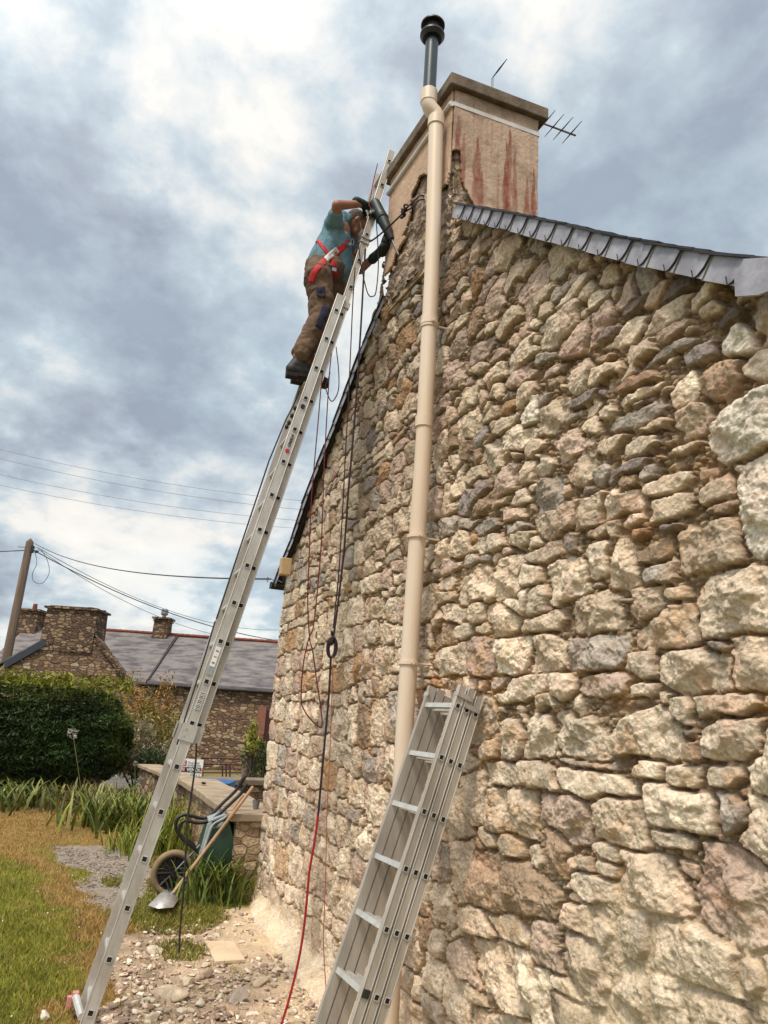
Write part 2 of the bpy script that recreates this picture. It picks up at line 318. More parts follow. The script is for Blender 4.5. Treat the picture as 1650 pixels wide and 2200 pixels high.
# stones read off the photograph: crop corner, scale, then (x, y, w, h, tone)
CR, BU, GR, DK, PK, RU, PU, WH, BR = range(9)
TONE = np.array([(.70, .59, .455), (.61, .495, .37), (.42, .37, .315), (.16, .13, .11), (.52, .40, .32), (.48, .31, .18), (.30, .255, .235), (.74, .68, .57), (.38, .275, .19)])
ST = [((900, 960, 2.2), """1565,300,190,440,7;1335,480,320,270,1;1480,720,420,330,0;1250,1050,340,220,0;1560,1010,280,250,1;1118,850,290,230,1;800,950,290,200,2;685,620,220,240,0;915,560,150,270,1
620,350,200,190,1;775,300,120,170,0;925,260,170,150,0;1100,190,200,120,0;1165,285,230,150,1;1340,215,170,120,1;1370,290,230,70,8;820,410,190,130,1;980,360,130,80,0;1030,415,100,70,5;1165,370,160,60,6;1080,495,150,110,8
1100,600,140,120,2;1165,685,200,80,1;950,715,240,80,2;885,800,170,60,3;740,800,90,90,2;570,820,270,100,1;350,855,160,70,1;415,740,130,130,0;545,720,90,130,0;145,790,110,130,0;250,780,80,120,1;135,1010,140,150,0;270,1000,130,190,4
415,985,160,190,0;590,985,160,180,1;1020,1020,150,130,0;1370,945,110,50,2;450,1160,230,110,0;640,1140,120,130,0;880,1130,210,120,4;420,1270,120,110,0;550,1250,150,150,0;740,1270,230,160,0;960,1260,210,180,0;1210,1240,130,130,0;1450,1240,370,180,0
385,165,120,160,4;580,60,110,130,0;480,120,90,110,1;700,190,90,100,1;830,120,70,110,2;770,180,50,70,6;990,100,160,90,6;1210,50,170,90,8;875,35,110,80,1;450,240,80,90,0;530,280,110,70,1;325,455,130,130,0;450,440,120,110,1;590,490,130,100,0;685,440,60,100,2
210,610,180,90,0;240,240,140,130,6;130,290,80,130,1;210,150,110,80,1;470,620,100,80,0;400,30,110,100,1;205,360,130,70,2;310,360,90,80,2;340,270,140,60,1;120,560,100,80,4;140,700,110,60,1;185,880,90,90,0;70,830,70,110,1;820,640,60,80,2;800,575,80,60,2"""),
((950, 400, 2.357), """560,710,190,270,0;900,750,210,170,0;1120,640,220,190,0;665,500,180,130,0;745,560,160,160,0;865,540,100,130,1;1050,560,110,130,1;1180,500,160,140,3;1300,560,130,130,0;1395,530,90,120,5;1295,670,150,100,0;1440,650,260,110,3
1480,770,220,230,7;1540,930,210,190,0;1500,1200,380,330,7;1190,795,240,90,2;1285,835,160,140,6;990,830,140,140,0;1150,720,190,130,4;950,610,120,110,3;835,740,90,90,6;370,860,140,190,0;415,1150,100,200,7;560,1060,120,110,0;440,780,80,80,1;330,660,120,150,1
205,530,90,180,4;470,560,180,160,1;400,400,140,120,1;245,960,120,180,1;110,1070,110,150,1;170,910,90,110,1;270,850,100,90,4;230,720,130,80,1;660,980,100,170,0;790,920,160,150,1;1000,990,130,100,8;1120,1020,190,110,0;1280,1070,210,110,4;1300,920,160,90,5
700,1220,160,130,1;810,1150,110,110,0;970,1110,100,90,6;600,1190,120,90,2;640,1110,130,90,6;1180,1240,180,110,0;1100,1190,120,90,1;970,1310,190,110,0;1190,1330,190,130,1;820,1340,120,130,1;430,1310,110,110,1;280,1210,120,110,1;520,1360,130,110,1;340,1350,90,90,0;1060,1375,60,60,5
590,440,70,90,2;690,390,100,80,1;830,380,150,110,1;250,290,120,100,1;160,240,120,90,4;310,240,90,90,2;490,300,100,100,4;60,320,80,120,4;60,700,80,110,1;60,900,90,110,1"""),
((950, 1500, 2.357), """325,165,110,250,0;465,150,150,290,0;670,160,250,290,0;980,150,330,290,0;1460,170,380,320,0;225,230,110,110,1;1230,170,60,60,3;1235,250,70,120,8;290,385,140,120,0;455,385,160,120,0;720,420,350,130,0;700,335,270,50,2
990,370,170,100,0;1190,385,180,120,0;1425,385,280,130,0;1630,450,80,280,0;120,500,130,280,1;245,560,110,220,1;370,590,150,240,1;580,620,220,270,4;875,620,230,260,1;1170,570,370,260,0;1470,600,230,270,2;1135,720,230,120,0;1195,805,110,45,2;1480,1000,440,560,4;1010,920,300,330,1
500,820,160,150,0;800,860,120,90,0;690,820,90,70,1;610,810,70,80,1;820,790,90,100,0;710,950,280,170,0;200,910,160,300,8;430,980,270,310,8;60,860,100,300,1;320,740,130,110,1;210,700,90,90,1;350,1170,200,130,1;580,1270,230,120,1;130,1120,120,150,1
240,1380,210,300,1;430,1470,160,330,0;70,1350,150,240,4;570,1420,110,100,0;620,1610,200,170,3;730,1470,240,110,0;880,1420,110,130,1;650,1130,150,190,1;830,1180,180,140,2;1230,1330,420,350,0;1560,1400,160,180,4;140,1530,150,150,1""")]
SX = []; SZ = []; SA = []; SB = []; ST_ = []; HAND = []
for (ox, oy, sc_), txt in ST:
    for q in txt.replace('\n', ';').split(';'):
        x, y, w, h, tn = [float(v) for v in q.split(',')]
        x = ox+x/sc_; y = oy+y/sc_; w /= sc_; h /= sc_
        P = atY(x, y, WY-.02)
        pr = lambda dx, dz: np.array(proj([P[0]+dx, P[1], P[2]+dz]))
        dX = (pr(.01, 0)-pr(-.01, 0))/.02; dZ = (pr(0, .01)-pr(0, -.01))/.02
        sl_ = abs(dX[1]/dX[0]); h2 = max(h-.62*w*sl_, .42*h)
        SX.append(P[0]); SZ.append(P[2]); SA.append(w/2/abs(dX[0])*1.05); SB.append(h2/2/abs(dZ[1])*1.08); ST_.append(int(tn)); HAND.append(1)
nh = len(SX)
# coursed filling of everything else: courses of changing height, small pieces packed between
def covered(x, z, k=1.0):
    hx = np.array(SX[:nh]); hz = np.array(SZ[:nh]); ha = np.array(SA[:nh]); hb = np.array(SB[:nh])
    return bool((((np.abs(x-hx)/ha)**3+(np.abs(z-hz)/hb)**3) < k).any())
z = -.12; row = 0
while z < 6.0:
    up_ = min(1, max(0, (z-2.0)/1.5))
    hh = random.uniform(.17, .28)*(1-.22*up_)
    if row % 4 == 2: hh *= .5
    x = XL-.75+random.uniform(-.1, .1)
    while x < XR_+.75:
        wd = hh*random.uniform(.75, 2.1)
        if x < XL+.05: wd = random.uniform(.3, .5)
        z0 = z+hh/2+.05*math.sin(x*1.3+row*.7)+.03*math.sin(x*3.1+row)
        cx = x+wd/2
        if up_ > .3 and random.random() < .22 and hh > .12:      # two thin ones instead of one
            for q in (-.25, .25):
                if not covered(cx, z0+q*hh): SX.append(cx+random.uniform(-.02, .02)); SZ.append(z0+q*hh); SA.append(wd*.53); SB.append(hh*.26); ST_.append(-1); HAND.append(0)
        elif not covered(cx, z0):
            SX.append(cx); SZ.append(z0); SA.append(wd*.53); SB.append(hh*.53*random.uniform(.86, 1.1)); ST_.append(-1); HAND.append(0)
        x += wd
    z += hh; row += 1
for _ in range(1000):                                             # pinnings
    x = random.uniform(XL, XR_); zz_ = random.uniform(0, 5.6)
    if not covered(x, zz_, 1.25):
        r_ = random.uniform(.018, .045); SX.append(x); SZ.append(zz_); SA.append(r_*random.uniform(1, 1.9)); SB.append(r_*.8); ST_.append(-2); HAND.append(0)
SX = np.array(SX); SZ = np.array(SZ); SA = np.array(SA); SB = np.array(SB); ST_ = np.array(ST_); HAND = np.array(HAND); NS = len(SX)
SROT = rng.normal(0, .09, NS); SROT[HAND == 1] = rng.normal(0, .04, nh)
SROT[(HAND == 0) & (SZ > 3)] *= 2.0
CUT = rng.uniform(1.40, 2.0, (NS, 4)); CUT[SZ > 3] -= .10; SKEW = rng.normal(0, .08, (NS, 2))
# each stone's outline: four sides, chipped corners and one odd break
PA_ = np.concatenate([np.tile(np.arange(4)*PI/2, (NS, 1))+rng.normal(0, .09, (NS, 4)), np.tile(np.arange(4)*PI/2+PI/4, (NS, 1))+rng.normal(0, .22, (NS, 4)), rng.uniform(0, 2*PI, (NS, 1))], 1)
PN = np.stack([np.cos(PA_), np.sin(PA_)], -1); PR = np.concatenate([rng.uniform(.93, 1.04, (NS, 4)), CUT/1.4142, rng.uniform(1.0, 1.3, (NS, 1))], 1)
# grid: columns get wider away from the camera; both ends of the wall turn the corner
cols = [XR_]
while cols[-1] > XL:
    d = math.hypot(cols[-1], WY); cols.append(cols[-1]-min(.0038*(d/2.35)**.85, .010))
ret = [0.012*i for i in range(1, 40)]
gx = np.array(cols[::-1]); s_arr = np.concatenate([gx[0]-np.array(ret)[::-1], gx, gx[-1]+np.array(ret)])   # unrolled coordinate
zs = np.arange(-.12, 5.5, .0045)
S, Zg = np.meshgrid(s_arr, zs, indexing='xy'); shp = S.shape
wu = .022*fbm(S*4, Zg*4, 3, 2)+.0075*fbm(S*28, Zg*28, 9, 3); wv = .022*fbm(S*4+40, Zg*4, 5, 2)+.0075*fbm(S*28+9, Zg*28, 12, 3)
U = S+wu; V = Zg+wv
D1 = np.full(shp, 9., np.float32); D2 = np.full(shp, 9., np.float32); ID = np.zeros(shp, np.int32)
for i in range(NS):
    a, b = SA[i], SB[i]; m_ = .09
    c0, c1 = np.searchsorted(s_arr, [SX[i]-a*1.3-m_, SX[i]+a*1.3+m_]); r0, r1 = np.searchsorted(zs, [SZ[i]-b*1.3-m_, SZ[i]+b*1.3+m_])
    if c0 == c1 or r0 == r1: continue
    u = U[r0:r1, c0:c1]-SX[i]; v = V[r0:r1, c0:c1]-SZ[i]; cr_, sr_ = math.cos(SROT[i]), math.sin(SROT[i])
    uu = (u*cr_+v*sr_)/a; vv = (-u*sr_+v*cr_)/b; uu, vv = uu+SKEW[i, 0]*vv, vv+SKEW[i, 1]*uu
    dd = None
    for kk in range(9):
        q = (uu*PN[i, kk, 0]+vv*PN[i, kk, 1])/PR[i, kk]; dd = q if dd is None else np.maximum(dd, q)
    dd = (dd-1)*min(a, b)
    if ST_[i] == -2: dd += .004
    if HAND[i]: dd -= .006
    A1 = D1[r0:r1, c0:c1]; A2 = D2[r0:r1, c0:c1]; AI = ID[r0:r1, c0:c1]
    lt = dd < A1; A2[...] = np.where(lt, A1, np.minimum(A2, dd)); AI[lt] = i; A1[lt] = dd[lt]
E_ = np.minimum(.060-D1, (D2-D1)/2)                              # distance inwards from the stone's arris
size = np.minimum(SA, SB)[ID]
jw = .0022+.0045*(vnoise(S*4, Zg*4, 77)+.5)
em = E_-jw
rnd = np.clip(size*.22, .008, .022)
mask = sstep(0, 1, em/rnd*1.0)*.08+sstep(0, .0045, em)*.92          # steep arris then a rounded shoulder
# facets: every stone's face is cut by a few random planes
K = 7
G = rng.normal(0, .34, (NS, K, 2)); C0 = rng.uniform(.014, .04, (NS, K)); C0[:, 0] = .010; G[:, 0] = rng.normal(0, .09, (NS, 2))
lu = U-SX[ID]; lv = V-SZ[ID]
fac = None
for k in range(K):
    q = C0[ID, k]+G[ID, k, 0]*lu+G[ID, k, 1]*lv
    fac = q if fac is None else np.minimum(fac, q)
fac = np.clip(fac, -.020, .02)
b1 = fbm(lu*7+ID*3.7, lv*9+ID*1.3, 15, 3); b2 = fbm(lu*19+ID*2.1, lv*24+ID*5.3, 16, 3)
fac = fac+.008*sstep(.16, .18, b1)-.009*sstep(-.18, -.20, b1)+.004*sstep(.16, .18, b2)-.005*sstep(-.16, -.18, b2)
prot = rng.uniform(-.009, .007, NS); prot[HAND == 1] += .008; prot[ST_ == -2] = rng.uniform(-.03, -.008, (ST_ == -2).sum())
big = sstep(.02, .09, size)
rough_ = .004*ridge(S*7, Zg*7, 21, 2)+.0055*ridge(S*20+.4*Zg, Zg*15, 25, 3)+.006*fbm(S*30, Zg*30, 31, 3)+.0045*fbm(S*100, Zg*100, 41, 2)
graz = np.interp(S, [-8, -3.2], [.5, 1.0])          # the far end was laid flatter
stone_h = (prot[ID]+fac*(.45+.5*big)+rough_*(.5+.8*big))*graz*(1-.2*sstep(2.6, 3.8, Zg))
# joint: earth mortar with small chips
cs = .030; ju = U/cs+.5*fbm(S*15, Zg*15, 51, 2); jv = V/(cs*.7)
f1 = np.full(shp, 9.); f2 = np.full(shp, 9.); jid = np.zeros(shp)
iu = np.floor(ju); iv = np.floor(jv)
for du in (-1, 0, 1):
    for dv in (-1, 0, 1):
        px = iu+du+_h2(iu+du, iv+dv, 61); pz = iv+dv+_h2(iu+du, iv+dv, 62); dd = np.hypot(ju-px, jv-pz)
        lt = dd < f1; f2 = np.where(lt, f1, np.minimum(f2, dd)); jid = np.where(lt, _h2(iu+du, iv+dv, 63), jid); f1 = np.where(lt, dd, f1)
chip = sstep(.05, .35, f2-f1)*(jid > .35)
# lime wash and old mortar smeared over the foot of the wall at the right
pxx, pyy = proj(np.stack([S, np.full(shp, WY), Zg], -1))
sm = fbm(S*2.2, Zg*2.2, 71, 4)
PA, PB = atY(1250, 1960, WY), atY(1650, 2010, WY); PC = atY(1180, 2200, WY)
upper = np.interp(S, [PC[0]-.3, PC[0], PA[0], (PA[0]+PB[0])/2, PB[0], -1], [0, PC[2]-.02, PA[2]+.05, PA[2]-.02, PB[2], PB[2]])
smear = .85*sstep(-.10, .30, (upper-Zg)*1.3+sm*.75-.10)*sstep(PC[0]-.45, PC[0]+.2, S+.2*sm)
plinth = sstep(.20, .05, Zg+.10*sm)
smear = np.clip(np.maximum(smear, plinth), 0, 1)
joint_h = -.036+.018*chip+.008*fbm(S*40, Zg*40, 81, 2)
lump = fbm(S*8, Zg*8, 83, 4)
joint_h = joint_h*(1-smear)+(-.012+.014*lump+.008*sstep(.0, .03, fbm(S*5, Zg*7, 87, 3))+.004*ridge(S*40, Zg*30, 88, 2))*smear
stone_h = stone_h*(1-.15*smear)+.006*smear
hgt = joint_h*(1-mask)+stone_h*mask
# body of the wall: slight bulges, the rubble round the chimney breast stands a little forward, cement bank at the foot
bulge = .025*fbm(S*.6, Zg*.6, 91, 2)
fwd = -.06*sstep(4.2, 5.3, Zg)*np.clip((-3.94-S)/1.28, 0, 1)
bank = -.16*np.exp(-np.clip(Zg, 0, 9)**2/.006)*sstep(XL-.2, XL+.8, S)
fade = np.clip(1-np.maximum(XL+.02-S, S-XR_+.02)*40, 0, 1)      # corner rounding
depth = np.maximum(0, XL-S)+np.maximum(0, S-XR_)
Xw = np.clip(S, XL, XR_); Yw = WY+depth+bulge+fwd+bank
aL = sstep(.03, -.03, S-XL)*PI/2; aR = sstep(-.03, .03, S-XR_)*PI/2
nx = -np.sin(aL)+np.sin(aR); ny = -np.cos(aL)*np.cos(aR)
Xw = Xw+nx*hgt; Yw = Yw+ny*hgt
# colour of stone and joint
tone = np.zeros((NS, 3))
for i in range(NS):
    t = ST_[i]
    if t < 0:
        r = random.random()
        if SZ[i] < 2.6: t = CR if r < .34 else BU if r < .68 else PK if r < .82 else GR if r < .9 else BR if r < .96 else RU
        else: t = CR if r < .20 else BU if r < .56 else PK if r < .74 else GR if r < .86 else PU if r < .90 else BR if r < .98 else RU
        if ST_[i] == -2 and random.random() < .5: t = BR if r < .5 else BU
    tone[i] = TONE[t]*random.uniform(.82, 1.14)
tc_ = tone[ID]
n_a = fbm(S*7, Zg*7, 101, 4); n_b = fbm(S*22, Zg*22, 105, 4); n_c = fbm(S*60, Zg*60, 109, 3)
tc_ = tc_*(1+.28*n_a+.24*n_b+.16*n_c)[..., None]
iron = sstep(.2, .55, fbm(S*9+5, Zg*9, 121, 4)+.05)*sstep(3.6, 1.6, Zg)
tc_ = tc_*(1-.55*iron[..., None])+np.array((.50, .30, .15))*(.55*iron[..., None])
pinkn = sstep(.15, .4, fbm(S*5+50, Zg*5, 131, 4))*.4
tc_ = tc_*(1-pinkn[..., None])+tc_*np.array((1.0, .80, .78))*pinkn[..., None]
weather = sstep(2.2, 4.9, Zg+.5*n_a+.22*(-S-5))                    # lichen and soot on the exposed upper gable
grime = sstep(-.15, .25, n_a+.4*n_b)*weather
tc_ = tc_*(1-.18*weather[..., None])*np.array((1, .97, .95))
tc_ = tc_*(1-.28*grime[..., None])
edgel = sstep(.0, .02, em)                                       # paler worn arrises where the stone is freshly exposed
jt = np.where((jid > .6)[..., None], np.array((.40, .29, .19)), np.array((.25, .165, .10)))*(1+.5*n_b)[..., None]
ochre = sstep(.0, .3, fbm(S*3, Zg*3, 141, 3))*sstep(3.2, 1.8, Zg)
jt = jt*(1-ochre[..., None]*.65)+np.array((.46, .25, .10))*(.65*ochre[..., None])
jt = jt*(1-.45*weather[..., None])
mk = sstep(-.001, .006, em)[..., None]
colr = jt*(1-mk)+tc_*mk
lime = np.array((.66, .53, .37))*(1+.14*n_b+.12*n_c)[..., None]
ls = np.clip(smear*(1.0-.72*mk[..., 0]*sstep(-.2, .3, n_a+n_b*.6)), 0, 1)[..., None]
colr = colr*(1-ls*.9)+lime*ls*.9
dust = (sstep(1.6, .2, Zg)*.28)[..., None]                       # lime dust lying over the lower courses
colr = colr*(1-dust)+lime*dust
colr = np.clip(colr, .01, .85)
# trim to the roofline
keepv = Zg <= np.interp(S, roofX, roofZ)
rows, cls = shp; idx = np.arange(rows*cls).reshape(shp)
q = np.stack([idx[:-1, :-1], idx[:-1, 1:], idx[1:, 1:], idx[1:, :-1]], -1).reshape(-1, 4)
kq = (keepv[:-1, :-1] & keepv[:-1, 1:] & keepv[1:, 1:] & keepv[1:, :-1]).reshape(-1)
plast_hide = None
q = q[kq]
used = np.zeros(rows*cls, bool); used[q.ravel()] = True; remap = np.cumsum(used)-1
Vw = np.stack([Xw, Yw, Zg], -1).reshape(-1, 3)[used]; Cw = colr.reshape(-1, 3)[used]; q = remap[q]
M['stone'] = mat('rubble_stone', (.5, .4, .3), rough=.93, vcol=True, bump=1.0, bscale=80, var=.34, vscale=60, spec=.12)
house = thing('stone_house', (-4.8, WY, 0), 'old rubble stone house whose bare gable fills the right of the photo', 'house')
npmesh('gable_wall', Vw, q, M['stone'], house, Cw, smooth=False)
del U, V, wu, wv, lu, lv, fac, f1, f2, ju, jv, D1, D2
# inner shell so that no light leaks through, and the long side walls
M['stone_far'] = rubble_mat('side_masonry', [(.42, .32, .21), (.5, .38, .25), (.3, .22, .15), (.36, .25, .17)], (.24, .17, .10), 3.4, 6)
m = MB()
poly = [(XL+.08, WY+.09, -.1)]+[(x, WY+.09, z_-.10) for x, z_ in zip(roofX, roofZ) if XL+.08 < x < XR_-.08 and not (-5.3 < x < -3.9)]+[(XR_-.08, WY+.09, -.1)]
m.prism(poly, (0, .35, 0)); m.build('wall_core', M['stone_far'], house)
m = MB(); m.bb((XL+.02, WY+.45, -.1), (XL+.4, WY+8, 3.05)); m.build('side_wall', M['stone_far'], house)
m = MB(); m.bb((XR_-.4, WY+.45, -.1), (XR_-.02, WY+8, 3.05)); m.build('side_wall', M['stone_far'], house)
# roof planes with the slates' ragged edges showing along the verge
def roof_side(pts, side):
    """pts: verge points from ridge to eave"""
    P = [np.array(p, float) for p in pts]; y0 = WY-.06
    m = MB()
    for a, b in zip(P[:-1], P[1:]):
        n_ = np.array([-(b-a)[2], 0, (b-a)[0]]); n_ = n_/np.linalg.norm(n_); n_ *= 1 if n_[2] > 0 else -1
        a1, b1 = a.copy(), b.copy(); a1[1] = b1[1] = y0+.02
        m.prism([a1-n_*.03, b1-n_*.03, b1-n_*.006, a1-n_*.006], (0, 8.2, 0))
    m.build('roof_deck', M['slate_dark'], house)
    m = MB(); tot = sum(np.linalg.norm(b-a) for a, b in zip(P[:-1], P[1:])); s = .0; row = 0
    cum = np.cumsum([0]+[np.linalg.norm(b-a) for a, b in zip(P[:-1], P[1:])])
    def at(s):
        s = min(max(s, 0), tot-1e-4); i = int(np.searchsorted(cum, s, side='right')-1); i = min(i, len(P)-2)
        d = (P[i+1]-P[i])/np.linalg.norm(P[i+1]-P[i]); n_ = np.array([-d[2], 0, d[0]]); n_ *= 1 if n_[2] > 0 else -1
        return P[i]+d*(s-cum[i]), d, n_
    while s < tot-.05:
        p, d, n_ = at(s+.12)
        for j in range(3):
            yj = y0-random.uniform(.02, .03)+j*.22+(.11 if row % 2 else 0)*(j > 0); tlt = .03
            dd = d*math.cos(tlt)+n_*math.sin(tlt)
            nn = np.cross(np.array([0, 1, 0]), dd); nn *= 1 if nn[2] > 0 else -1
            c = p+n_*(.002+.006*(j > 0)+random.uniform(0, .003)); c[1] = yj+.12
            m.box(c, (.30+random.uniform(-.03, .03), .23, .007), [dd, (0, 1, 0), nn])
        s += .11; row += 1
    m.build('roof_slates', M['slate_dark'], house)
    # slate hung verge boarding, each slate lapping the next, with its small hook
    m = MB(); hk = MB(); s = .0; lap = tot/17. if side > 0 else .19; cnt = 0
    while s < tot-.02:
        lp = lap*random.uniform(.9, 1.1) if s+lap*1.6 < tot else tot-s; w_ = min(lp, tot-s); p, d, n_ = at(s+w_/2); hgt_ = .088 if side > 0 else .075
        skew = d*.03
        tw = random.uniform(-.003, .003)
        p0, _, _ = at(s); p1, _, _ = at(s+w_)
        yy0 = y0-.004-.006; yy1 = y0-.012
        A = p0-n_*.002; B = p1-n_*.002+d*.012; C_ = p1-n_*(hgt_+tw)+d*.012; D_ = p0-n_*(hgt_+tw)
        A[1] = y0-.006; D_[1] = y0-.008; B[1] = y0-.012; C_[1] = y0-.014
        m.prism([A, B, C_, D_] if side > 0 else [B, A, D_, C_], (0, .004, 0), 0)
        e = [p1-n_*.002+d*.010, p1-n_*(hgt_*.55)+d*.002, p1-n_*(hgt_*.86)-d*.012, p1-n_*(hgt_*1.0)-d*.030]
        for k_ in e: k_[1] = y0-.015
        hk = MB(); hk.tube(e, [.0042, .0045, .0045, .002], 6)
        f0 = p1-n_*(hgt_*.99)-d*.032; f0[1] = y0-.017; hk.tube([f0, f0+np.array([0, -.004, .028])], .0022, 6); hk.build('slate_hook', M['slate_dark'], house)
        s += lp; cnt += 1
    m.build('verge_slates', M['slate'], house)
roof_side(vergeR, 1)
roof_side(vergeL[::-1], -1)
# boxed eave end at the right, its slate cheek and the dark soffit behind it
eb = [atY(x, y, WY-.10) for x, y in [(1597, 556), (1650, 553), (1740, 552), (1740, 592), (1628, 634), (1579, 637), (1577, 599)]]
m = MB(); m.prism(eb, (0, .012, 0)); m.build('eave_cheek', M['slate'], house, bevel=.001)
m = MB(); m.bb((XR_-.02, WY+.02, 3.02), (XR_+.5, WY+8, 3.10)); m.build('soffit', M['slate_dark'], house)
p = atY(585, 1253, WY-.05)
m = MB(); m.bb((p[0]-.10, WY-.06, p[2]-.05), (p[0]+.28, WY+8, p[2]+.0)); m.bb((p[0]-.14, WY-.05, p[2]-.03), (p[0]-.08, WY+8, p[2]+.03)); m.build('gutter', M['slate_dark'], house)
# ------------------------------------------------------------------ chimney stack (stands on the gable, turned a few degrees)
c0 = np.array([-3.94, WY-.035, 0]); th = math.radians(-3.5); ex = np.array([-math.cos(th), math.sin(th), 0]); ey = np.array([-ex[1]*-1, 0, 0])
ey = np.array([0, 1., 0]); ey = np.array([math.sin(-th)*-1, math.cos(th), 0]); ey = np.array([0, 1., 0])
CW, CDp = 1.05, .68
def cpt(a, b, z): p = c0+ex*a+ey*b; return np.array([p[0], p[1], z])
# rendered faces as fine sheets so that the broken lower edge and the bare stone can be cut into them
def face(a0, a1, b0, b1, z0, z1, holefn, name, nrm_):
    n1_, n2_ = 150, 170
    t = np.linspace(0, 1, n1_); zz2 = np.linspace(z0, z1, n2_)
    T, ZZ = np.meshgrid(t, zz2); A = a0+(a1-a0)*T; B = b0+(b1-b0)*T
    bse = c0[None, None, :]+A[..., None]*ex+B[..., None]*ey; bse[..., 2] = ZZ
    n_ = .004*fbm(A*9+B*9, ZZ*9, 200, 4)+.0025*fbm(A*60+B*60, ZZ*60, 205, 2)
    P = bse+n_[..., None]*nrm_
    hole = holefn(T, ZZ); k = np.arange(n1_*n2_).reshape(n2_, n1_)
    q_ = np.stack([k[:-1, :-1], k[:-1, 1:], k[1:, 1:], k[1:, :-1]], -1).reshape(-1, 4); ok = ~(hole[:-1, :-1] | hole[1:, 1:]).reshape(-1)
    c = np.array((.50, .355, .26))*(1+.25*fbm(A*5+B*5, ZZ*5, 210, 4)+.15*fbm(A*30+B*30, ZZ*30, 212, 3))[..., None]
    c = stain(c, T, ZZ, name)
    o = npmesh('render_coat', P.reshape(-1, 3), q_[ok], M['plaster'], house, c.reshape(-1, 3), smooth=True)
    s_ = o.modifiers.new('thickness', 'SOLIDIFY'); s_.thickness = .018; s_.offset = -1 if name == 'front' else 1
    return o
M['plaster'] = mat('lime_render', (.5, .36, .25), rough=.95, vcol=True, bump=.7, bscale=150, var=.14, vscale=120, spec=.1)
def stain(c, T, ZZ, name):
    if name == 'side':
        # brown runs that start as points and widen downwards
        for (t0, ztop, w_, zb) in [(.05, 5.93, .055, 5.28), (.115, 5.78, .05, 5.25), (.28, 5.80, .055, 5.2), (.34, 5.52, .05, 5.2), (.62, 5.86, .03, 5.2), (.655, 5.97, .04, 5.2), (.72, 5.82, .04, 5.2), (.60, 5.66, .03, 5.2), (.87, 5.6, .05, 5.2), (.95, 5.72, .04, 5.2), (.22, 6.12, .03, 5.95), (.44, 5.97, .015, 5.6), (.53, 5.6, .02, 5.2)]:
            u_ = .78*np.abs(T-t0-.004*np.sin(ZZ*30+t0*50)); ww = w_*np.clip((ztop-ZZ)/.30, 0, 1)**.6*(.8+.5*vnoise(ZZ*14, T*0+t0*99, 5))
            k = (sstep(ww, ww*.45, u_)*(ZZ < ztop)*(ww > .001))*(.85 if w_ > .02 else .4)
            k = k*(.9+.6*fbm(T*30, ZZ*14, 222, 3))
            k = np.clip(k, 0, 1)[..., None]*sstep(zb-.1, zb+.1, ZZ)[..., None]
            c = c*(1-k*.9)+np.array((.24, .06, .04))*k*.9
        g = sstep(.05, .4, fbm(T*6, ZZ*9, 230, 4))[..., None]*.42; c = c*(1-g)+np.array((.22, .15, .10))*g
        g = sstep(.08, .5, fbm(T*34, ZZ*2.5, 233, 3)+.2*fbm(T*5, ZZ*5, 236, 2))[..., None]*.25; c = c*(1-g)+np.array((.26, .16, .11))*g
        g = (sstep(5.95, 6.12, ZZ+.08*fbm(T*9, ZZ*9, 238, 3)))[..., None]*.35; c = c*(1-g)+np.array((.16, .115, .085))*g
    else:
        c = c*np.array((1.05, 1.03, 1.0))
    return c
def hole_front(T, Z_):          # T runs from the near corner to the far one
    P = c0+(CW*T)[..., None]*ex; P[..., 2] = Z_; x_, y_ = proj(P); n_ = fbm(T*6, Z_*6, 240, 4)
    xb = np.interp(y_, [370, 380, 420, 470, 520, 560, 590, 603], [925, 903, 894, 880, 864, 852, 838, 826])
    left = x_ < xb+26*n_
    yb = np.interp(x_, [940, 950, 965, 972, 980, 990], [410, 405, 396, 350, 332, 326])
    return ~(left | ((x_ > 930) & (y_ < yb+22*n_)) | (y_ < 372+14*n_))
def hole_side(T, Z_):
    P = c0+(CDp*T)[..., None]*ey; P[..., 2] = Z_; x_, y_ = proj(P); n_ = fbm(T*9, Z_*9, 250, 4)
    yb = np.interp(x_, [980, 987, 989, 1000, 1013, 1022, 1030], [324, 328, 398, 412, 434, 470, 900])
    return y_ > yb+12*n_
face(.0, CW, 0, 0, 5.1, 6.13, hole_front, 'front', -ey)
face(0, 0, 0, CDp, 5.0, 6.13, hole_side, 'side', -ex)
m = MB(); m.prism([cpt(.012, .03, 4.9), cpt(CW-.01, .03, 4.9), cpt(CW-.01, CDp, 4.9), cpt(.012, CDp, 4.9)], (0, 0, 1.23)); ch = m.build('chimney', M['stone_far'], house)
# rough rubble showing where the coat has gone
t_ = np.linspace(0, 1, 260); z_ = np.linspace(4.95, 6.1, 240); T, ZZ = np.meshgrid(t_, z_)
def rub(a0, a1, b0, b1, n_, nm):
    A = a0+(a1-a0)*T; B = b0+(b1-b0)*T; w_ = abs(a1-a0)+abs(b1-b0)
    P = c0+A[..., None]*ex+B[..., None]*ey; P[..., 2] = ZZ
    u_ = T*w_; h_ = .022*ridge(u_*5, ZZ*8, 260, 4)+.026*fbm(u_*9, ZZ*14, 262, 4)+.014*(fbm(u_*8, ZZ*12, 266, 3) > .05)-.030
    P = P+h_[..., None]*n_
    c = np.array((.36, .275, .215))*(1+.8*fbm(u_*8, ZZ*12, 270, 4)+.4*fbm(u_*40, ZZ*40, 274, 3))[..., None]
    k = np.arange(T.size).reshape(T.shape); q_ = np.stack([k[:-1, :-1], k[:-1, 1:], k[1:, 1:], k[1:, :-1]], -1).reshape(-1, 4)
    npmesh('exposed_rubble', P.reshape(-1, 3), q_, M['stone'], house, np.clip(c, .02, .6).reshape(-1, 3))
